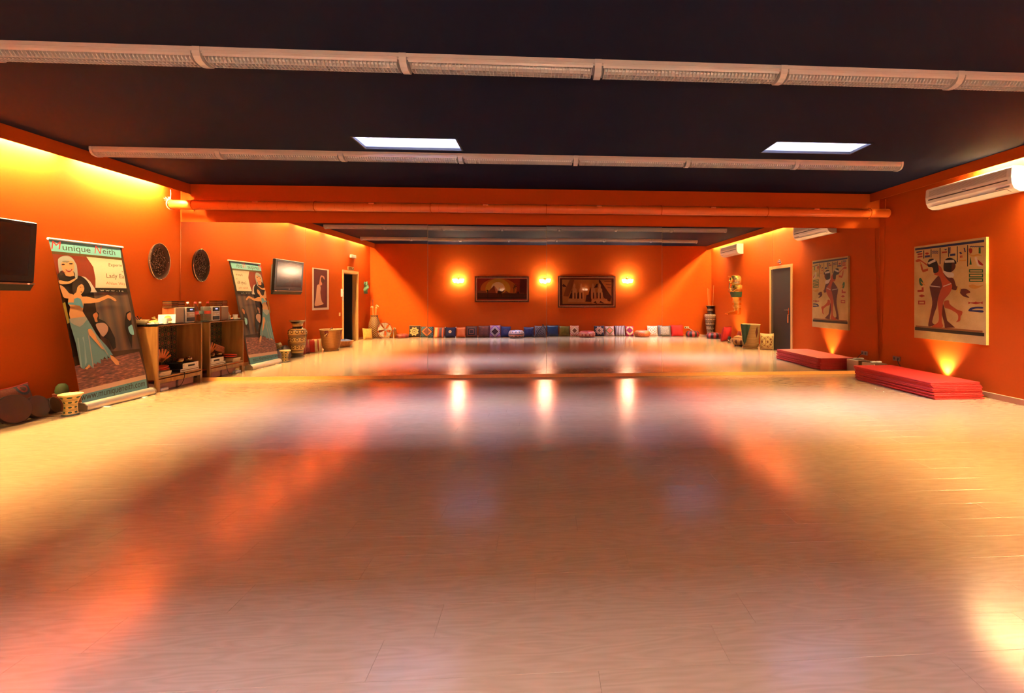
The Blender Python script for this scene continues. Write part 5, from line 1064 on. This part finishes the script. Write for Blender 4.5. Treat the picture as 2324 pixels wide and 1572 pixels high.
vr = lathe_pattern('striped_vase', (1.06, [(0, dk), (0.11, cr_), (0.20, dk), (0.215, cr_), (0.235, dk), (0.25, cr_), (0.34, dk), (0.36, cr_), (0.38, dk), (0.395, cr_), (0.47, dk), (0.485, cr_), (0.505, dk), (0.52, cr_), (0.60, dk), (0.615, cr_), (0.64, dk), (0.655, cr_), (0.72, dk)]), ring=(0.112, 0.147, 0.75, 0.36, S(70, 46, 34), S(176, 150, 110)), n=14, r=0.25, coat=0.3)
VX, VY = pix(1602.5, 760, 2, 0, True).x - 0.06, YB + 0.26
vase(VX, VY, [(0.10, 0.02), (0.105, 0.10), (0.13, 0.25), (0.155, 0.42), (0.18, 0.60), (0.195, 0.72), (0.185, 0.77), (0.14, 0.80), (0.105, 0.82), (0.10, 0.88), (0.105, 0.98), (0.155, 1.06)], vr, lathe_pattern('vase_neck_tall', (1.06, [(0, dk), (0.83, cr_), (0.90, dk)]), ring=(0.88, 0.08, 0.955, 0.3, S(80, 50, 40), S(150, 110, 80)), n=12, r=0.2, coat=0.3), 'tall striped floor vase holding thin reeds in the corner', 0.80, 1.06)
for k, (dx, dz) in enumerate(((-0.09, 0.60), (-0.05, 0.58), (0.10, 0.70))):
    t = tag(MB().tube([(VX + dx * 0.3, VY, 0.10), (VX + dx * 0.75, VY + 0.01 * k, 1.06), (VX + dx * 1.1, VY + 0.015 * k, 1.06 + dz)], 0.006, 6).build('reed', mat('pale_reed', S(206, 150, 84), 0.6), smooth=True), '%s pale reed standing in the tall striped vase' % ['short leaning', 'middle', 'longest outward-leaning'][k], 'reed', 'reeds in the tall vase')

# left wall, from the banner to the doorway
t = thing('goblet_drum', 'small cream goblet drum painted with green flowers', 'drum', (-5.31, -2.14, 0))
MB().lathe([(0.068, 0.012), (0.06, 0.03), (0.056, 0.08), (0.058, 0.14), (0.075, 0.185), (0.098, 0.222)], 24).build('shell', lathe_pattern('green_flowers', (0.25, [(0, S(214, 176, 96))]), ring=(0.01, 0.055, 0.222, 0.30, S(24, 62, 40), S(30, 80, 50)), n=7, r=0.4), t, smooth=True, local=True)
MB().lathe([(0.074, 0.0), (0.078, 0.006), (0.070, 0.018)], 24).build('foot', mat('dark_mosaic_ring', S(50, 60, 44), 0.5), t, smooth=True, local=True)
MB().lathe([(0.098, 0.220), (0.104, 0.228), (0.102, 0.24), (0.09, 0.244)], 24).build('drum_head', mat('cream_skin', S(232, 204, 140), 0.5), t, smooth=True, local=True)
dl = ['largest brown frame drum beside the banded vase', 'middle brown frame drum in the leaning row', 'smallest brown frame drum behind the goblet drum']
for k, (y, r, x) in enumerate(((-2.53, 0.150, -5.47), (-2.30, 0.122, -5.475), (-2.115, 0.092, -5.50))):
    t = thing('frame_drum', dl[k], 'drum', (x, y, 0.0), 'frame drums leaning on the wall')
    rt = Matrix.Rotation(0.22 * k - 0.1, 3, 'Z') @ Matrix.Rotation(math.pi / 2 - 0.28, 3, 'Y'); cc_ = Vector((x - 0.025, y, r + 0.012))
    MB().lathe([(r * .97, -0.03), (r, -0.02), (r, 0.02), (r * .985, 0.024)], 30, cc_, rt).build('drum_rim', mat('dark_drum_wood', S(44, 22, 12), 0.5), t, smooth=True)
    MB().lathe([(r * .985, 0.0235), (r * .9, 0.026), (0.01, 0.0262)], 30, cc_, rt).build('drum_skin', mat('brown_hide', S(66, 36, 18), 0.4, 0, 0.35, 9.0), t, smooth=True)
pt = pattern('patchwork', 'spots', [(0, S(60, 34, 26)), (0.2, S(120, 28, 28)), (0.32, S(34, 38, 54)), (0.5, S(96, 44, 32))], n=7)
cushion((XL + 0.10, -2.31, 0.0), 0.34, 0.37, 0.12, pt, fab('patch_red', (170, 46, 46)), 'dark patchwork cushion with red edging behind the frame drums', rz=-math.pi / 2, lean=0.18, roll=0.1)
cushion((XL + 0.11, -2.60, 0.0), 0.20, 0.36, 0.11, pattern('floral_pale', 'spots', [(0, S(150, 60, 44)), (0.2, S(150, 130, 84)), (0.5, S(120, 100, 64))], n=10), fab('tan', (140, 110, 70)), 'pale floral cushion between drums and banded vase', rz=-math.pi / 2, lean=0.18)
t = thing('potted_cactus', 'small green cactus in a reddish pot beside the banner', 'plant', (-5.64, -1.90, 0))
# (stands behind the goblet drum, close to the wall)
MB().lathe([(0.045, 0), (0.055, 0.005), (0.075, 0.19), (0.078, 0.20), (0.07, 0.20)], 18).build('pot', mat('terracotta', S(120, 50, 28), 0.7), t, smooth=True, local=True)
MB().lathe([(0.055, 0.195), (0.060, 0.23), (0.052, 0.28), (0.03, 0.31), (0.004, 0.315)], 12).build('cactus_body', mat('cactus_green', S(70, 84, 40), 0.6, 0, 0.3), t, smooth=True, local=True)
RC = 'cushions along the wall with the poster'
cushion((XL + 0.16, -3.09, 0.0), 0.28, 0.40, 0.12, fab('taupe', (120, 78, 56)), fab('taupe_trim', (104, 66, 46)), 'plain taupe cushion behind the banded vase', RC, rz=-math.pi / 2, lean=0.25)
cushion((XL + 0.20, -3.44, 0.0), 0.40, 0.46, 0.14, pattern('kilim', 'noise', [(0.35, S(120, 26, 22)), (0.5, S(146, 44, 34)), (0.6, S(110, 60, 40)), (0.7, S(96, 24, 22))], n=5), fab('deep_red', (104, 28, 24)), 'large dark red kilim cushion next to the taupe one', RC, rz=-math.pi / 2, lean=0.28)
for k in range(2):
    cushion((XL + 0.24 + 0.02 * k, -3.71 - 0.15 * k, 0.0), 0.20, 0.32, 0.09, pattern('red_cream_band', 'stripe', [(0, S(222, 190, 130)), (0.22, S(172, 40, 28)), (0.60, S(226, 200, 150)), (0.85, S(190, 120, 60))], hx=0.15, hz=0.15), fab('cream_edge', (226, 196, 140)), 'red and cream banded cushion %s' % ['against the kilim cushion', 'next to the coiled basket'][k], RC, rz=-math.pi / 2 + 0.9, lean=0.16)
cushion((XL + 0.10, -4.02, 0.0), 0.22, 0.29, 0.10, pattern('dark_floral', 'spots', [(0, S(160, 170, 170)), (0.14, S(40, 44, 44)), (0.5, S(30, 34, 34))], n=12), fab('charcoal', (40, 42, 42)), 'dark floral cushion behind the coiled basket', RC, rz=-math.pi / 2, lean=0.2)
def coil_mat(nm, a, b, pitch=0.022, motif=None):
    t = NT('coil_' + nm, 0.75); X, Y, Z = t.xyz()
    f = t.m('FRACT', t.m('DIVIDE', Z, pitch)); col = t.ramp(f, [(0, a), (0.72, b), (0.95, a)], False)
    if motif:
        ca, zc, hz, n, w = motif
        an = t.m('ABSOLUTE', t.m('SUBTRACT', t.m('FRACT', t.m('MULTIPLY_ADD', t.m('ARCTAN2', Y, X), n / (2 * math.pi), 0.5)), 0.5))
        tri = t.m('LESS_THAN', t.m('ADD', t.m('MULTIPLY', an, 1 / w), t.m('ABSOLUTE', t.m('DIVIDE', t.m('SUBTRACT', Z, zc), hz))), 1.0)
        col = t.mix(tri, col, ca)
    t.color(col); t.bump(t.m('SINE', t.m('MULTIPLY', f, 3.14159)), 0.6, 0.01); return t.mat
def coil_basket(x, y, r0, r1, h, m, label, name='coiled_basket'):
    t = thing(name, label, 'basket', (x, y, 0)); n = int(h / 0.022); prof = [(r0 * .9, 0)]
    for k in range(n + 1):
        z = h * k / n; f = k / n
        r = r0 + (r1 - r0) * (f ** 0.8) - (0.02 * math.sin(math.pi * min(1, f / 0.12)) if f < 0.12 else 0)
        prof += [(r, z + 0.002), (r + 0.005, z + h / n * 0.5)]
    MB().lathe(prof + [(r1 - 0.012, h + 0.004), (r1 - 0.03, h * .6), (r0 * .8, 0.03)], 30).build('basket_wall', m, t, smooth=True, local=True)
    MB().tube([((r1 + 0.002) * math.cos(2 * math.pi * i / 28), (r1 + 0.002) * math.sin(2 * math.pi * i / 28), h + 0.008) for i in range(28)], 0.011, 6, closed=True).build('rim_coil', mat('pale_rim', S(206, 180, 130), 0.7), t, smooth=True, local=True)
    return t
t = coil_basket(-5.30, -4.16, 0.17, 0.255, 0.52, coil_mat('tan', S(196, 130, 60), S(150, 88, 34), motif=(S(120, 36, 30), 0.47, 0.12, 4, 0.14)), 'large coiled straw basket with handles beside the doorway wall')
for s in (-1, 1): MB().tube([(0.0 + 0.02 * s, s * 0.26, 0.44), (0.02, s * 0.31, 0.42), (-0.01, s * 0.33, 0.39), (-0.03, s * 0.29, 0.37)], 0.009, 6).build('handle', mat('pale_rope_handle', S(206, 160, 96), 0.8), t, smooth=True, local=True)
MB().tube([(0.0, -0.06, 0.53), (0.02, 0.0, 0.57), (0.0, 0.06, 0.53)], 0.01, 6).build('cloth_knot', fab('dark_red_cloth', (70, 20, 20)), t, smooth=True, local=True)
t = thing('wooden_bowl', 'wide wooden bowl holding a blue cloth on the floor', 'bowl', (-5.33, -4.98, 0))
MB().lathe([(0.11, 0), (0.13, 0.004), (0.20, 0.08), (0.235, 0.17), (0.222, 0.172), (0.18, 0.085), (0.10, 0.02)], 28, cap=False).build('bowl_wall', wood('pale_bowl_wood', S(150, 92, 44), S(196, 134, 70), 0.45), t, smooth=True, local=True)
MB().lathe([(0.125, 0.0), (0.11, 0.02)], 24).build('bowl_base', MATS['pale_bowl_wood'], t, local=True)
bc = MB(); vs = []; fs = []
for j in range(9):
    for i in range(24):
        r = 0.20 * (1 - j / 8) + 0.001; a = 2 * math.pi * i / 24; vs.append((r * math.cos(a), r * math.sin(a), 0.155 + 0.05 * (j / 8) ** .6 + 0.012 * math.sin(5 * a + j)))
for j in range(8):
    for i in range(24): k = (i + 1) % 24; fs.append((j * 24 + i, j * 24 + k, j * 24 + 24 + k, j * 24 + 24 + i))
o = bc.add([Vector(p) + Vector((-5.33, -4.98, 0.004)) for p in vs], fs).build('blue_cloth', fab('blue_cloth', (44, 56, 110)), smooth=True); tag(o, 'crumpled blue cloth inside the wide wooden bowl', 'cloth')
cushion((XL + 0.25, -7.12, 0.0), 0.34, 0.36, 0.11, pattern('straw_print', 'spots', [(0, S(150, 96, 40)), (0.12, S(206, 156, 74)), (0.5, S(196, 146, 68))], n=14), fab('straw_edge', (214, 166, 90)), 'straw coloured cushion leaning by the doorway', rz=-math.pi / 2 + 0.5, lean=0.25, roll=0.1)
# wicker vase with canes
WX, WY = -5.50, YB + 0.33
def weave():
    t = NT('wicker_weave', 0.6); X, Y, Z = t.xyz(); th = t.m('MULTIPLY', t.m('ARCTAN2', Y, X), 13 / (2 * math.pi))
    a = t.m('FRACT', t.m('ADD', th, t.m('MULTIPLY', Z, 15.0))); b = t.m('FRACT', t.m('SUBTRACT', th, t.m('MULTIPLY', Z, 15.0)))
    d = t.m('MAXIMUM', t.m('ABSOLUTE', t.m('SUBTRACT', a, 0.5)), t.m('ABSOLUTE', t.m('SUBTRACT', b, 0.5)))
    t.color(t.ramp(d, [(0, S(196, 150, 84)), (0.25, S(140, 92, 40)), (0.42, S(78, 46, 18))], False)); t.bump(d, -0.8, 0.02); return t.mat
t = thing('wicker_vase', 'tall dark wicker vase with canes in the corner', 'vase', (WX, WY, 0))
MB().lathe([(0.10, 0), (0.125, 0.01), (0.16, 0.15), (0.185, 0.32), (0.17, 0.50), (0.12, 0.66), (0.105, 0.70), (0.115, 0.735)], 28, cap=False).build('woven_body', weave(), t, smooth=True, local=True)
MB().lathe([(0.115, 0.73), (0.122, 0.738), (0.115, 0.748), (0.10, 0.742)], 28, cap=False).build('rim', mat('wicker_rim', S(90, 56, 24), 0.6), t, smooth=True, local=True)
MB().lathe([(0.11, 0.0), (0.10, 0.02)], 24).build('base', MATS['wicker_rim'], t, local=True)
cane_l = ['cane leaning towards the doorway wall', 'upright cane with a crooked handle', 'cane leaning away from the corner', 'longer cane crossing the others', 'cane with a pale tip']
for k, (dx, dy, h) in enumerate(((-0.05, 0.03, 0.99), (-0.02, 0.05, 1.0), (0.06, 0.04, 1.04), (0.08, 0.02, 1.02), (0.045, 0.05, 0.97))):
    t = thing('walking_cane', cane_l[k] + ' in the wicker vase', 'cane', (WX, WY, 0.1), 'canes in the wicker vase')
    top = Vector((WX + dx, WY + dy, h)); s = -1 if dx < 0 else 1
    MB().tube([(WX + dx * .2, WY + dy * .2, 0.06 + 0.03 * k), top], 0.009, 8).build('shaft', mat('honey_cane', S(190, 130, 66), 0.45), t, smooth=True)
    MB().tube([top, top + Vector((s * .008, 0, 0.03)), top + Vector((s * .03, 0, 0.045)), top + Vector((s * .05, 0, 0.03)), top + Vector((s * .055, 0, 0.0))], 0.010, 8).build('crook', mat('pale_crook', S(226, 196, 140), 0.4), t, smooth=True)
tag(MB().tube([(WX - 0.03, WY, 0.10), (WX - 0.045, WY + 0.02, 1.26)], 0.010, 8).build('wooden_stick', mat('red_brown_stick', S(120, 50, 28), 0.5), smooth=True), 'long straight red brown stick rising above the canes', 'stick')
# chrome floor fan
FX, FY, FR = -5.10, YB + 0.50, 0.245
t = thing('floor_fan', 'chrome drum fan on a tubular stand', 'fan', (FX, FY, 0)); fc = Vector((FX, FY, 0.285)); RXm = Matrix.Rotation(-math.pi / 2, 3, 'X')
MB().lathe([(FR, -0.07), (FR + 0.004, 0.0), (FR, 0.07), (FR - 0.012, 0.07), (FR - 0.012, -0.07)], 32, fc, RXm, cap=False).build('drum', M_CHROME, t, smooth=True)
for k in range(5):
    a = 2 * math.pi * k / 5 + 0.3; bl = MB(); vs = []
    for j in range(5):
        r = 0.045 + (FR - 0.06) * j / 4; hw = 0.24 + 0.26 * j / 4
        for s in (-1, 0, 1): vs.append(fc + Vector((r * math.cos(a + s * hw), 0.025 * s, r * math.sin(a + s * hw))))
    bl.add(vs, [(3 * j + i, 3 * j + i + 1, 3 * j + i + 4, 3 * j + i + 3) for j in range(4) for i in range(2)]).build('fan_blade', mat('polished_blade', (0.7, 0.66, 0.6), 0.35, 0.8), t, smooth=True)
MB().blob(fc, (0.045, 0.05, 0.045), 14, 8).build('motor_hub', M_CHROME, t, smooth=True)
gr = MB()
for k in range(1, 7): gr.tube([fc + Vector((FR * k / 6.5 * math.cos(2 * math.pi * i / 30), 0.072 - 0.004 * k, FR * k / 6.5 * math.sin(2 * math.pi * i / 30))) for i in range(30)], 0.0022, 4, closed=True)
for k in range(12): a = 2 * math.pi * k / 12; gr.tube([fc + Vector((0.03 * math.cos(a), 0.074, 0.03 * math.sin(a))), fc + Vector((FR * math.cos(a), 0.05, FR * math.sin(a)))], 0.0022, 4)
gr.build('wire_guard', M_CHROME, t, kind='stuff')
MB().tube([(FX - FR - 0.018, FY, 0.28), (FX - FR - 0.02, FY, 0.14), (FX - FR - 0.005, FY - 0.02, 0.012), (FX - FR + 0.02, FY + 0.1, 0.012), (FX + FR - 0.02, FY + 0.1, 0.012), (FX + FR + 0.005, FY - 0.02, 0.012), (FX + FR + 0.02, FY, 0.14), (FX + FR + 0.018, FY, 0.28)], 0.011, 8).build('stand', M_CHROME, t, smooth=True)
for k, u in enumerate((887, 896)):
    p = pix(u, 766, 1, YB + 0.2, True)
    t = thing('amber_jar', 'amber glass jar %s' % ['behind the chrome fan', 'between fan and leather pouf'][k], 'jar', (p.x, YB + 0.16 + 0.02 * k, 0))
    MB().lathe([(0.045, 0), (0.058, 0.01), (0.062, 0.10), (0.058, 0.19), (0.05, 0.215), (0.045, 0.24)], 18).build('jar_body', mat('amber_jar_glass', S(190, 110, 30), 0.12, 0, 0.2, 8.0), t, smooth=True, local=True)
    MB().lathe([(0.05, 0.24), (0.052, 0.27), (0.04, 0.278)], 18).build('jar_lid', mat('jar_lid_gold', S(210, 170, 100), 0.25, 0.8), t, smooth=True, local=True)
# camera-side tripod legs
t = thing('tripod', 'thin black splayed tripod legs in front of the cushions', 'tripod', (0.0, -7.58, 0))
apex = Vector((0.0, -7.60, 0.43))
MB().lathe([(0.02, -0.02), (0.026, 0.0), (0.02, 0.02)], 12, apex).build('hub', M_BLACK, t)
for a in (80, 200, 320):
    w = math.radians(a); f = Vector((0.30 * math.cos(w), -7.60 + 0.26 * math.sin(w), 0.006))
    MB().tube([f, apex], 0.009, 8).build('leg', M_BLACK, t, smooth=True)

# ------------------------------------------------------------------ right wall
ml = ['lowest', 'second lowest', 'third lowest', 'fourth lowest', 'fifth lowest', 'middle', 'fifth from the top', 'fourth from the top', 'third from the top', 'second from the top', 'topmost']
M_MAT = mat('red_foam', (0.38, 0.011, 0.009), 0.65, 0, 0.06, 60, 0.1)
for k in range(11):
    dx, dy = RND.uniform(-0.012, 0.012), RND.uniform(-0.012, 0.012) + 0.004 * (k - 5)
    z = 0.0002 + 0.0196 * k
    t = thing('exercise_mat', 'red foam exercise mat, %s of the stack' % ml[k], 'mat', (5.39, -1.22, z), 'red mats stacked by the wall')
    mb = MB(); n = 16; x0, x1, y0_, y1_ = 5.055 + dx, 5.735 + dx, -1.985 + dy, -0.465 + dy
    top = [(x0, y0_), (x1, y0_), (x1, y1_), (x0 + 0.03, y1_), (x0, y1_ - 0.05)]; b = 0.004
    vs = []
    for ins, zz in ((b, z), (0, z + b), (0, z + 0.0185 - b), (b, z + 0.0185)):
        cx_, cy_ = (x0 + x1) / 2, (y0_ + y1_) / 2
        vs += [(p[0] + (ins if p[0] < cx_ else -ins), p[1] + (ins if p[1] < cy_ else -ins), zz) for p in top]
    fs = [tuple(range(4, -1, -1)), tuple(range(15, 20))] + [(5 * l + i, 5 * l + (i + 1) % 5, 5 * l + 5 + (i + 1) % 5, 5 * l + 5 + i) for l in range(3) for i in range(5)]
    mb.add(vs, fs).build('foam_slab', M_MAT, t)
def uplight(x, y, label, power, tiltx, aim):
    t = thing('uplight', label, 'spotlight', (x, y, 0))
    MB().lathe([(0.045, 0), (0.05, 0.004), (0.05, 0.012), (0.02, 0.016)], 18, (x, y, 0)).build('base', M_BLACK, t, smooth=True)
    d = (Vector(aim) - Vector((x, y, 0.13))).normalized(); rot = Vector((0, 0, 1)).rotation_difference(d).to_matrix()
    MB().tube([(x, y, 0.012), (x, y, 0.08)], 0.008, 8).build('stem', M_BLACK, t)
    MB().lathe([(0.025, -0.06), (0.036, -0.05), (0.046, 0.05), (0.043, 0.05), (0.03, 0.0)], 18, (x, y, 0.13), rot, cap=False).build('lamp_head', M_BLACK, t, smooth=True)
    MB().lathe([(0.036, 0.024), (0.036, 0.028)], 18, (x, y, 0.13), rot).build('lens', emit('lit_spot_lens', (1.0, 0.72, 0.32), 200.0), t)
    l = bpy.data.lights.new('uplight_beam', 'SPOT'); l.energy = power; l.color = (1.0, 0.72, 0.34); l.spot_size = math.radians(96); l.spot_blend = 0.9; l.shadow_soft_size = 0.03
    lo = bpy.data.objects.new('uplight_beam', l); COL.objects.link(lo); lo.parent = t; lo.location = Vector((0, 0, 0.13)) + d * 0.055
    lo.rotation_euler = d.to_track_quat('-Z', 'Y').to_euler()
uplight(5.802, -1.325, 'small black uplight glowing behind the red mats', 330.0, 0, (5.862, -1.325, 0.52))
uplight(5.47, -5.50, 'small black uplight below the gilded mummy figure', 200.0, 0, (5.84, -5.68, 0.75))
# box with handsets in the corner
t = thing('subwoofer_box', 'low brown box in the corner behind the mats', 'box', (5.62, -0.22, 0))
MB().rbox((5.62, -0.20, 0.11), (0.22, 0.30, 0.218), 0.004).build('box_body', mat('dark_brown_box', (0.08, 0.03, 0.015), 0.5), t)
MB().rbox((5.506, -0.20, 0.11), (0.012, 0.295, 0.212), 0.003).build('pale_front', mat('pale_box_front', (0.42, 0.26, 0.18), 0.5), t)
for k in range(2):
    tt = thing('adapter', '%s white plug adapter on the corner box' % ['nearer the wall,', 'nearer the mats,'][k], 'adapter', (5.62 + 0.06 - 0.12 * k, -0.20, 0.22))
    MB().rbox((5.68 - 0.10 * k, -0.22, 0.234), (0.085, 0.05, 0.026), 0.008).build('case', M_WHITE, tt); MB().box((5.68 - 0.10 * k, -0.192, 0.234), (0.02, 0.006, 0.012)).build('plug', M_SILVER, tt)
# baskets and cushions below the mummy figure
t = coil_basket(5.42, -4.02, 0.185, 0.235, 0.62, coil_mat('pale', S(214, 178, 116), S(160, 116, 60), 0.03, (S(110, 36, 30), 0.44, 0.16, 5, 0.16)), 'tall coiled basket with a green shawl over its rim', 'coiled_basket')
sh = MB(); vs = []; fs = []; nu, nv = 14, 16
for j in range(nv + 1):
    v = j / nv
    for i in range(nu + 1):
        u = -1 + 2 * i / nu; a = math.radians(150) + u * 0.62 * (1 - 0.55 * max(0, v - 0.25))
        ln = 0.52 * (1 - 0.55 * abs(u) ** 1.4)
        if v < 0.25: r = 0.205 + 0.055 * math.sin(v / 0.25 * math.pi / 2); z = 0.63 + 0.012 * math.sin(v / 0.25 * math.pi)
        else: r = 0.26 - 0.012 * (v - .25); z = 0.625 - (v - 0.25) / 0.75 * ln
        r += 0.008 * math.sin(9 * u + 3 * v); vs.append((5.42 + r * math.cos(a), -4.02 + r * math.sin(a), z))
for j in range(nv):
    for i in range(nu): a = j * (nu + 1) + i; fs.append((a, a + 1, a + nu + 2, a + nu + 1))
sh.add(vs, fs); sl = tag(sh.build('shawl', mat('green_shawl', S(46, 82, 68), 0.8, 0, 0.3, 90.0, 0.6), smooth=True), 'dark green fringed shawl draped over the tall basket', 'shawl')
t = thing('lidded_basket', 'small round lidded basket beside the tall one', 'basket', (5.36, -4.62, 0))
MB().lathe([(0.09, 0.03), (0.14, 0.05), (0.175, 0.13), (0.165, 0.20), (0.11, 0.245)], 24).build('basket_wall', coil_mat('small', S(196, 140, 86), S(140, 84, 44), 0.02, (S(90, 30, 26), 0.13, 0.07, 8, 0.3)), t, smooth=True, local=True)
MB().lathe([(0.12, 0.243), (0.125, 0.252), (0.06, 0.285), (0.012, 0.295)], 24).build('lid', mat('lid_straw', S(160, 112, 66), 0.7), t, smooth=True, local=True)
for k in range(4): a = math.pi / 4 + k * math.pi / 2; MB().box((0.09 * math.cos(a), 0.09 * math.sin(a), 0.022), (0.04, 0.04, 0.044)).build('foot', mat('dark_basket_foot', S(70, 34, 22), 0.6), t, local=True)
cushion((XR - 0.18, -3.68, 0.0), 0.32, 0.42, 0.13, pattern('camel_cream', 'ornate', [(0, S(206, 180, 120)), (0.36, S(110, 56, 34)), (0.46, S(206, 176, 116)), (0.60, S(120, 66, 40)), (0.8, S(222, 192, 134))], zc=0.2, n=9), fab('cream_fringe', (222, 196, 140)), 'cream and brown woven cushion beside the tall basket', rz=0.55, lean=0.16)
cushion((XR - 0.34, -5.98, 0.0), 0.44, 0.47, 0.20, fab('crimson', (168, 26, 32)), fab('crimson_trim', (120, 18, 22)), 'plump crimson cushion leaning towards the uplight', rz=math.pi / 2 + 0.9, lean=0.22)
cushion((XR - 0.20, -5.30, 0.0), 0.36, 0.36, 0.12, fab('maroon_dark', (104, 24, 24)), fab('maroon_edge', (84, 18, 18)), 'dark maroon cushion behind the uplight', rz=math.pi / 2, lean=0.2)
cushion((XR - 0.17, -4.86, 0.0), 0.40, 0.36, 0.13, fab('burgundy', (118, 30, 28)), fab('burgundy_edge', (96, 22, 22)), 'burgundy cushion behind the small lidded basket', rz=math.pi / 2, lean=0.2)

# ------------------------------------------------------------------ corridor beyond the doorway
t = thing('duffel_bag', 'black duffel bag on the corridor floor', 'bag', (XL - 0.55, -6.50, 0))
MB().blob((0, 0, 0.19), (0.26, 0.20, 0.19), 16, 10).build('bag_body', mat('black_nylon', (0.010, 0.010, 0.014), 0.5, 0, 0.2, 20, 0.4), t, smooth=True, local=True)
MB().tube([(-0.14, 0, 0.32), (-0.08, 0, 0.46), (0.08, 0, 0.46), (0.14, 0, 0.32)], 0.014, 8).build('strap', M_BLACK, t, smooth=True, local=True)
t = thing('display_frame', 'tall pale frame leaning in the corridor', 'frame', (XL - 0.95, -6.35, 0))
for y in (-0.22, 0.22): MB().box((0, y, 0.62), (0.03, 0.03, 1.24)).build('upright', mat('lilac_frame', (0.30, 0.26, 0.34), 0.5), t, local=True)
for z in (0.1, 0.45, 0.8, 1.22): MB().box((0, 0, z), (0.03, 0.41, 0.03)).build('rung', MATS['lilac_frame'], t, local=True)
w5 = bpy.data.objects.new('window_5', None); COL.objects.link(w5); w5.location = (XL - 1.89, -6.5, 1.45); struct(w5); w5['label'] = 'slatted bright window at the end of the corridor'
MB().b2((XL - 1.897, -7.35, 1.42), (XL - 1.885, -5.25, 2.05)).build('bright_pane', emit('daylit_pane', (1.0, 0.86, 0.55), 3.0), w5)
for k in range(14): MB().b2((XL - 1.88, -7.37, 1.43 + 0.045 * k), (XL - 1.865, -5.23, 1.447 + 0.045 * k)).build('slat', mat('brown_slat', (0.12, 0.06, 0.03), 0.5), w5)
for y in (-7.38, -6.9, -6.3, -5.7, -5.24): MB().b2((XL - 1.884, y - 0.12, 1.40), (XL - 1.862, y + 0.12, 2.07)).build('mullion', M_CEIL, w5)

# ------------------------------------------------------------------ small pieces belong to the part that carries them
SUB = {'nose': ('face',), 'eye': ('face',), 'beard': ('face',), 'cobra': ('headdress',), 'headdress_stripe': ('headdress',), 'lens': ('lamp_head',), 'standby_light': ('trim_strip',), 'screen': ('bezel',),
       'cap': ('bottle_body',), 'label_wrap': ('bottle_body',), 'display': ('front_panel', 'front'), 'knob': ('front_panel', 'front'), 'disc_slot': ('front',), 'socket': ('face_plate', 'strip_body'),
       'finial': ('arch',), 'drum_skin': ('drum_rim',), 'button': ('top_panel',), 'tassel': ('cover',), 'piping': ('cover',), 'handle': ('basket_wall',), 'rim_coil': ('basket_wall',), 'door_handle': ('door_leaf',),
       'key_tag': ('door_leaf',), 'rocker': ('switch_plate',), 'grille_slat': ('body',), 'display_panel': ('body',), 'grip_slot': ('body',), 'polished_edge': ('mirror_glass',), 'stud': ('tray_rim',),
       'pen_cap': ('barrel',), 'carved_ring': ('board',), 'lip': ('neck',), 'motor_hub': ('drum',), 'fan_blade': ('drum',), 'plug': ('case',)}
stem_ = lambda o: o.name.split('.')[0]
for th_ in [o for o in SC.objects if o.parent is None]:
    kids = {}
    for ch in th_.children: kids.setdefault(stem_(ch), ch)
    for ch in list(th_.children):
        for pn in SUB.get(stem_(ch), ()):
            if pn in kids and kids[pn] is not ch: ch.parent = kids[pn]; break
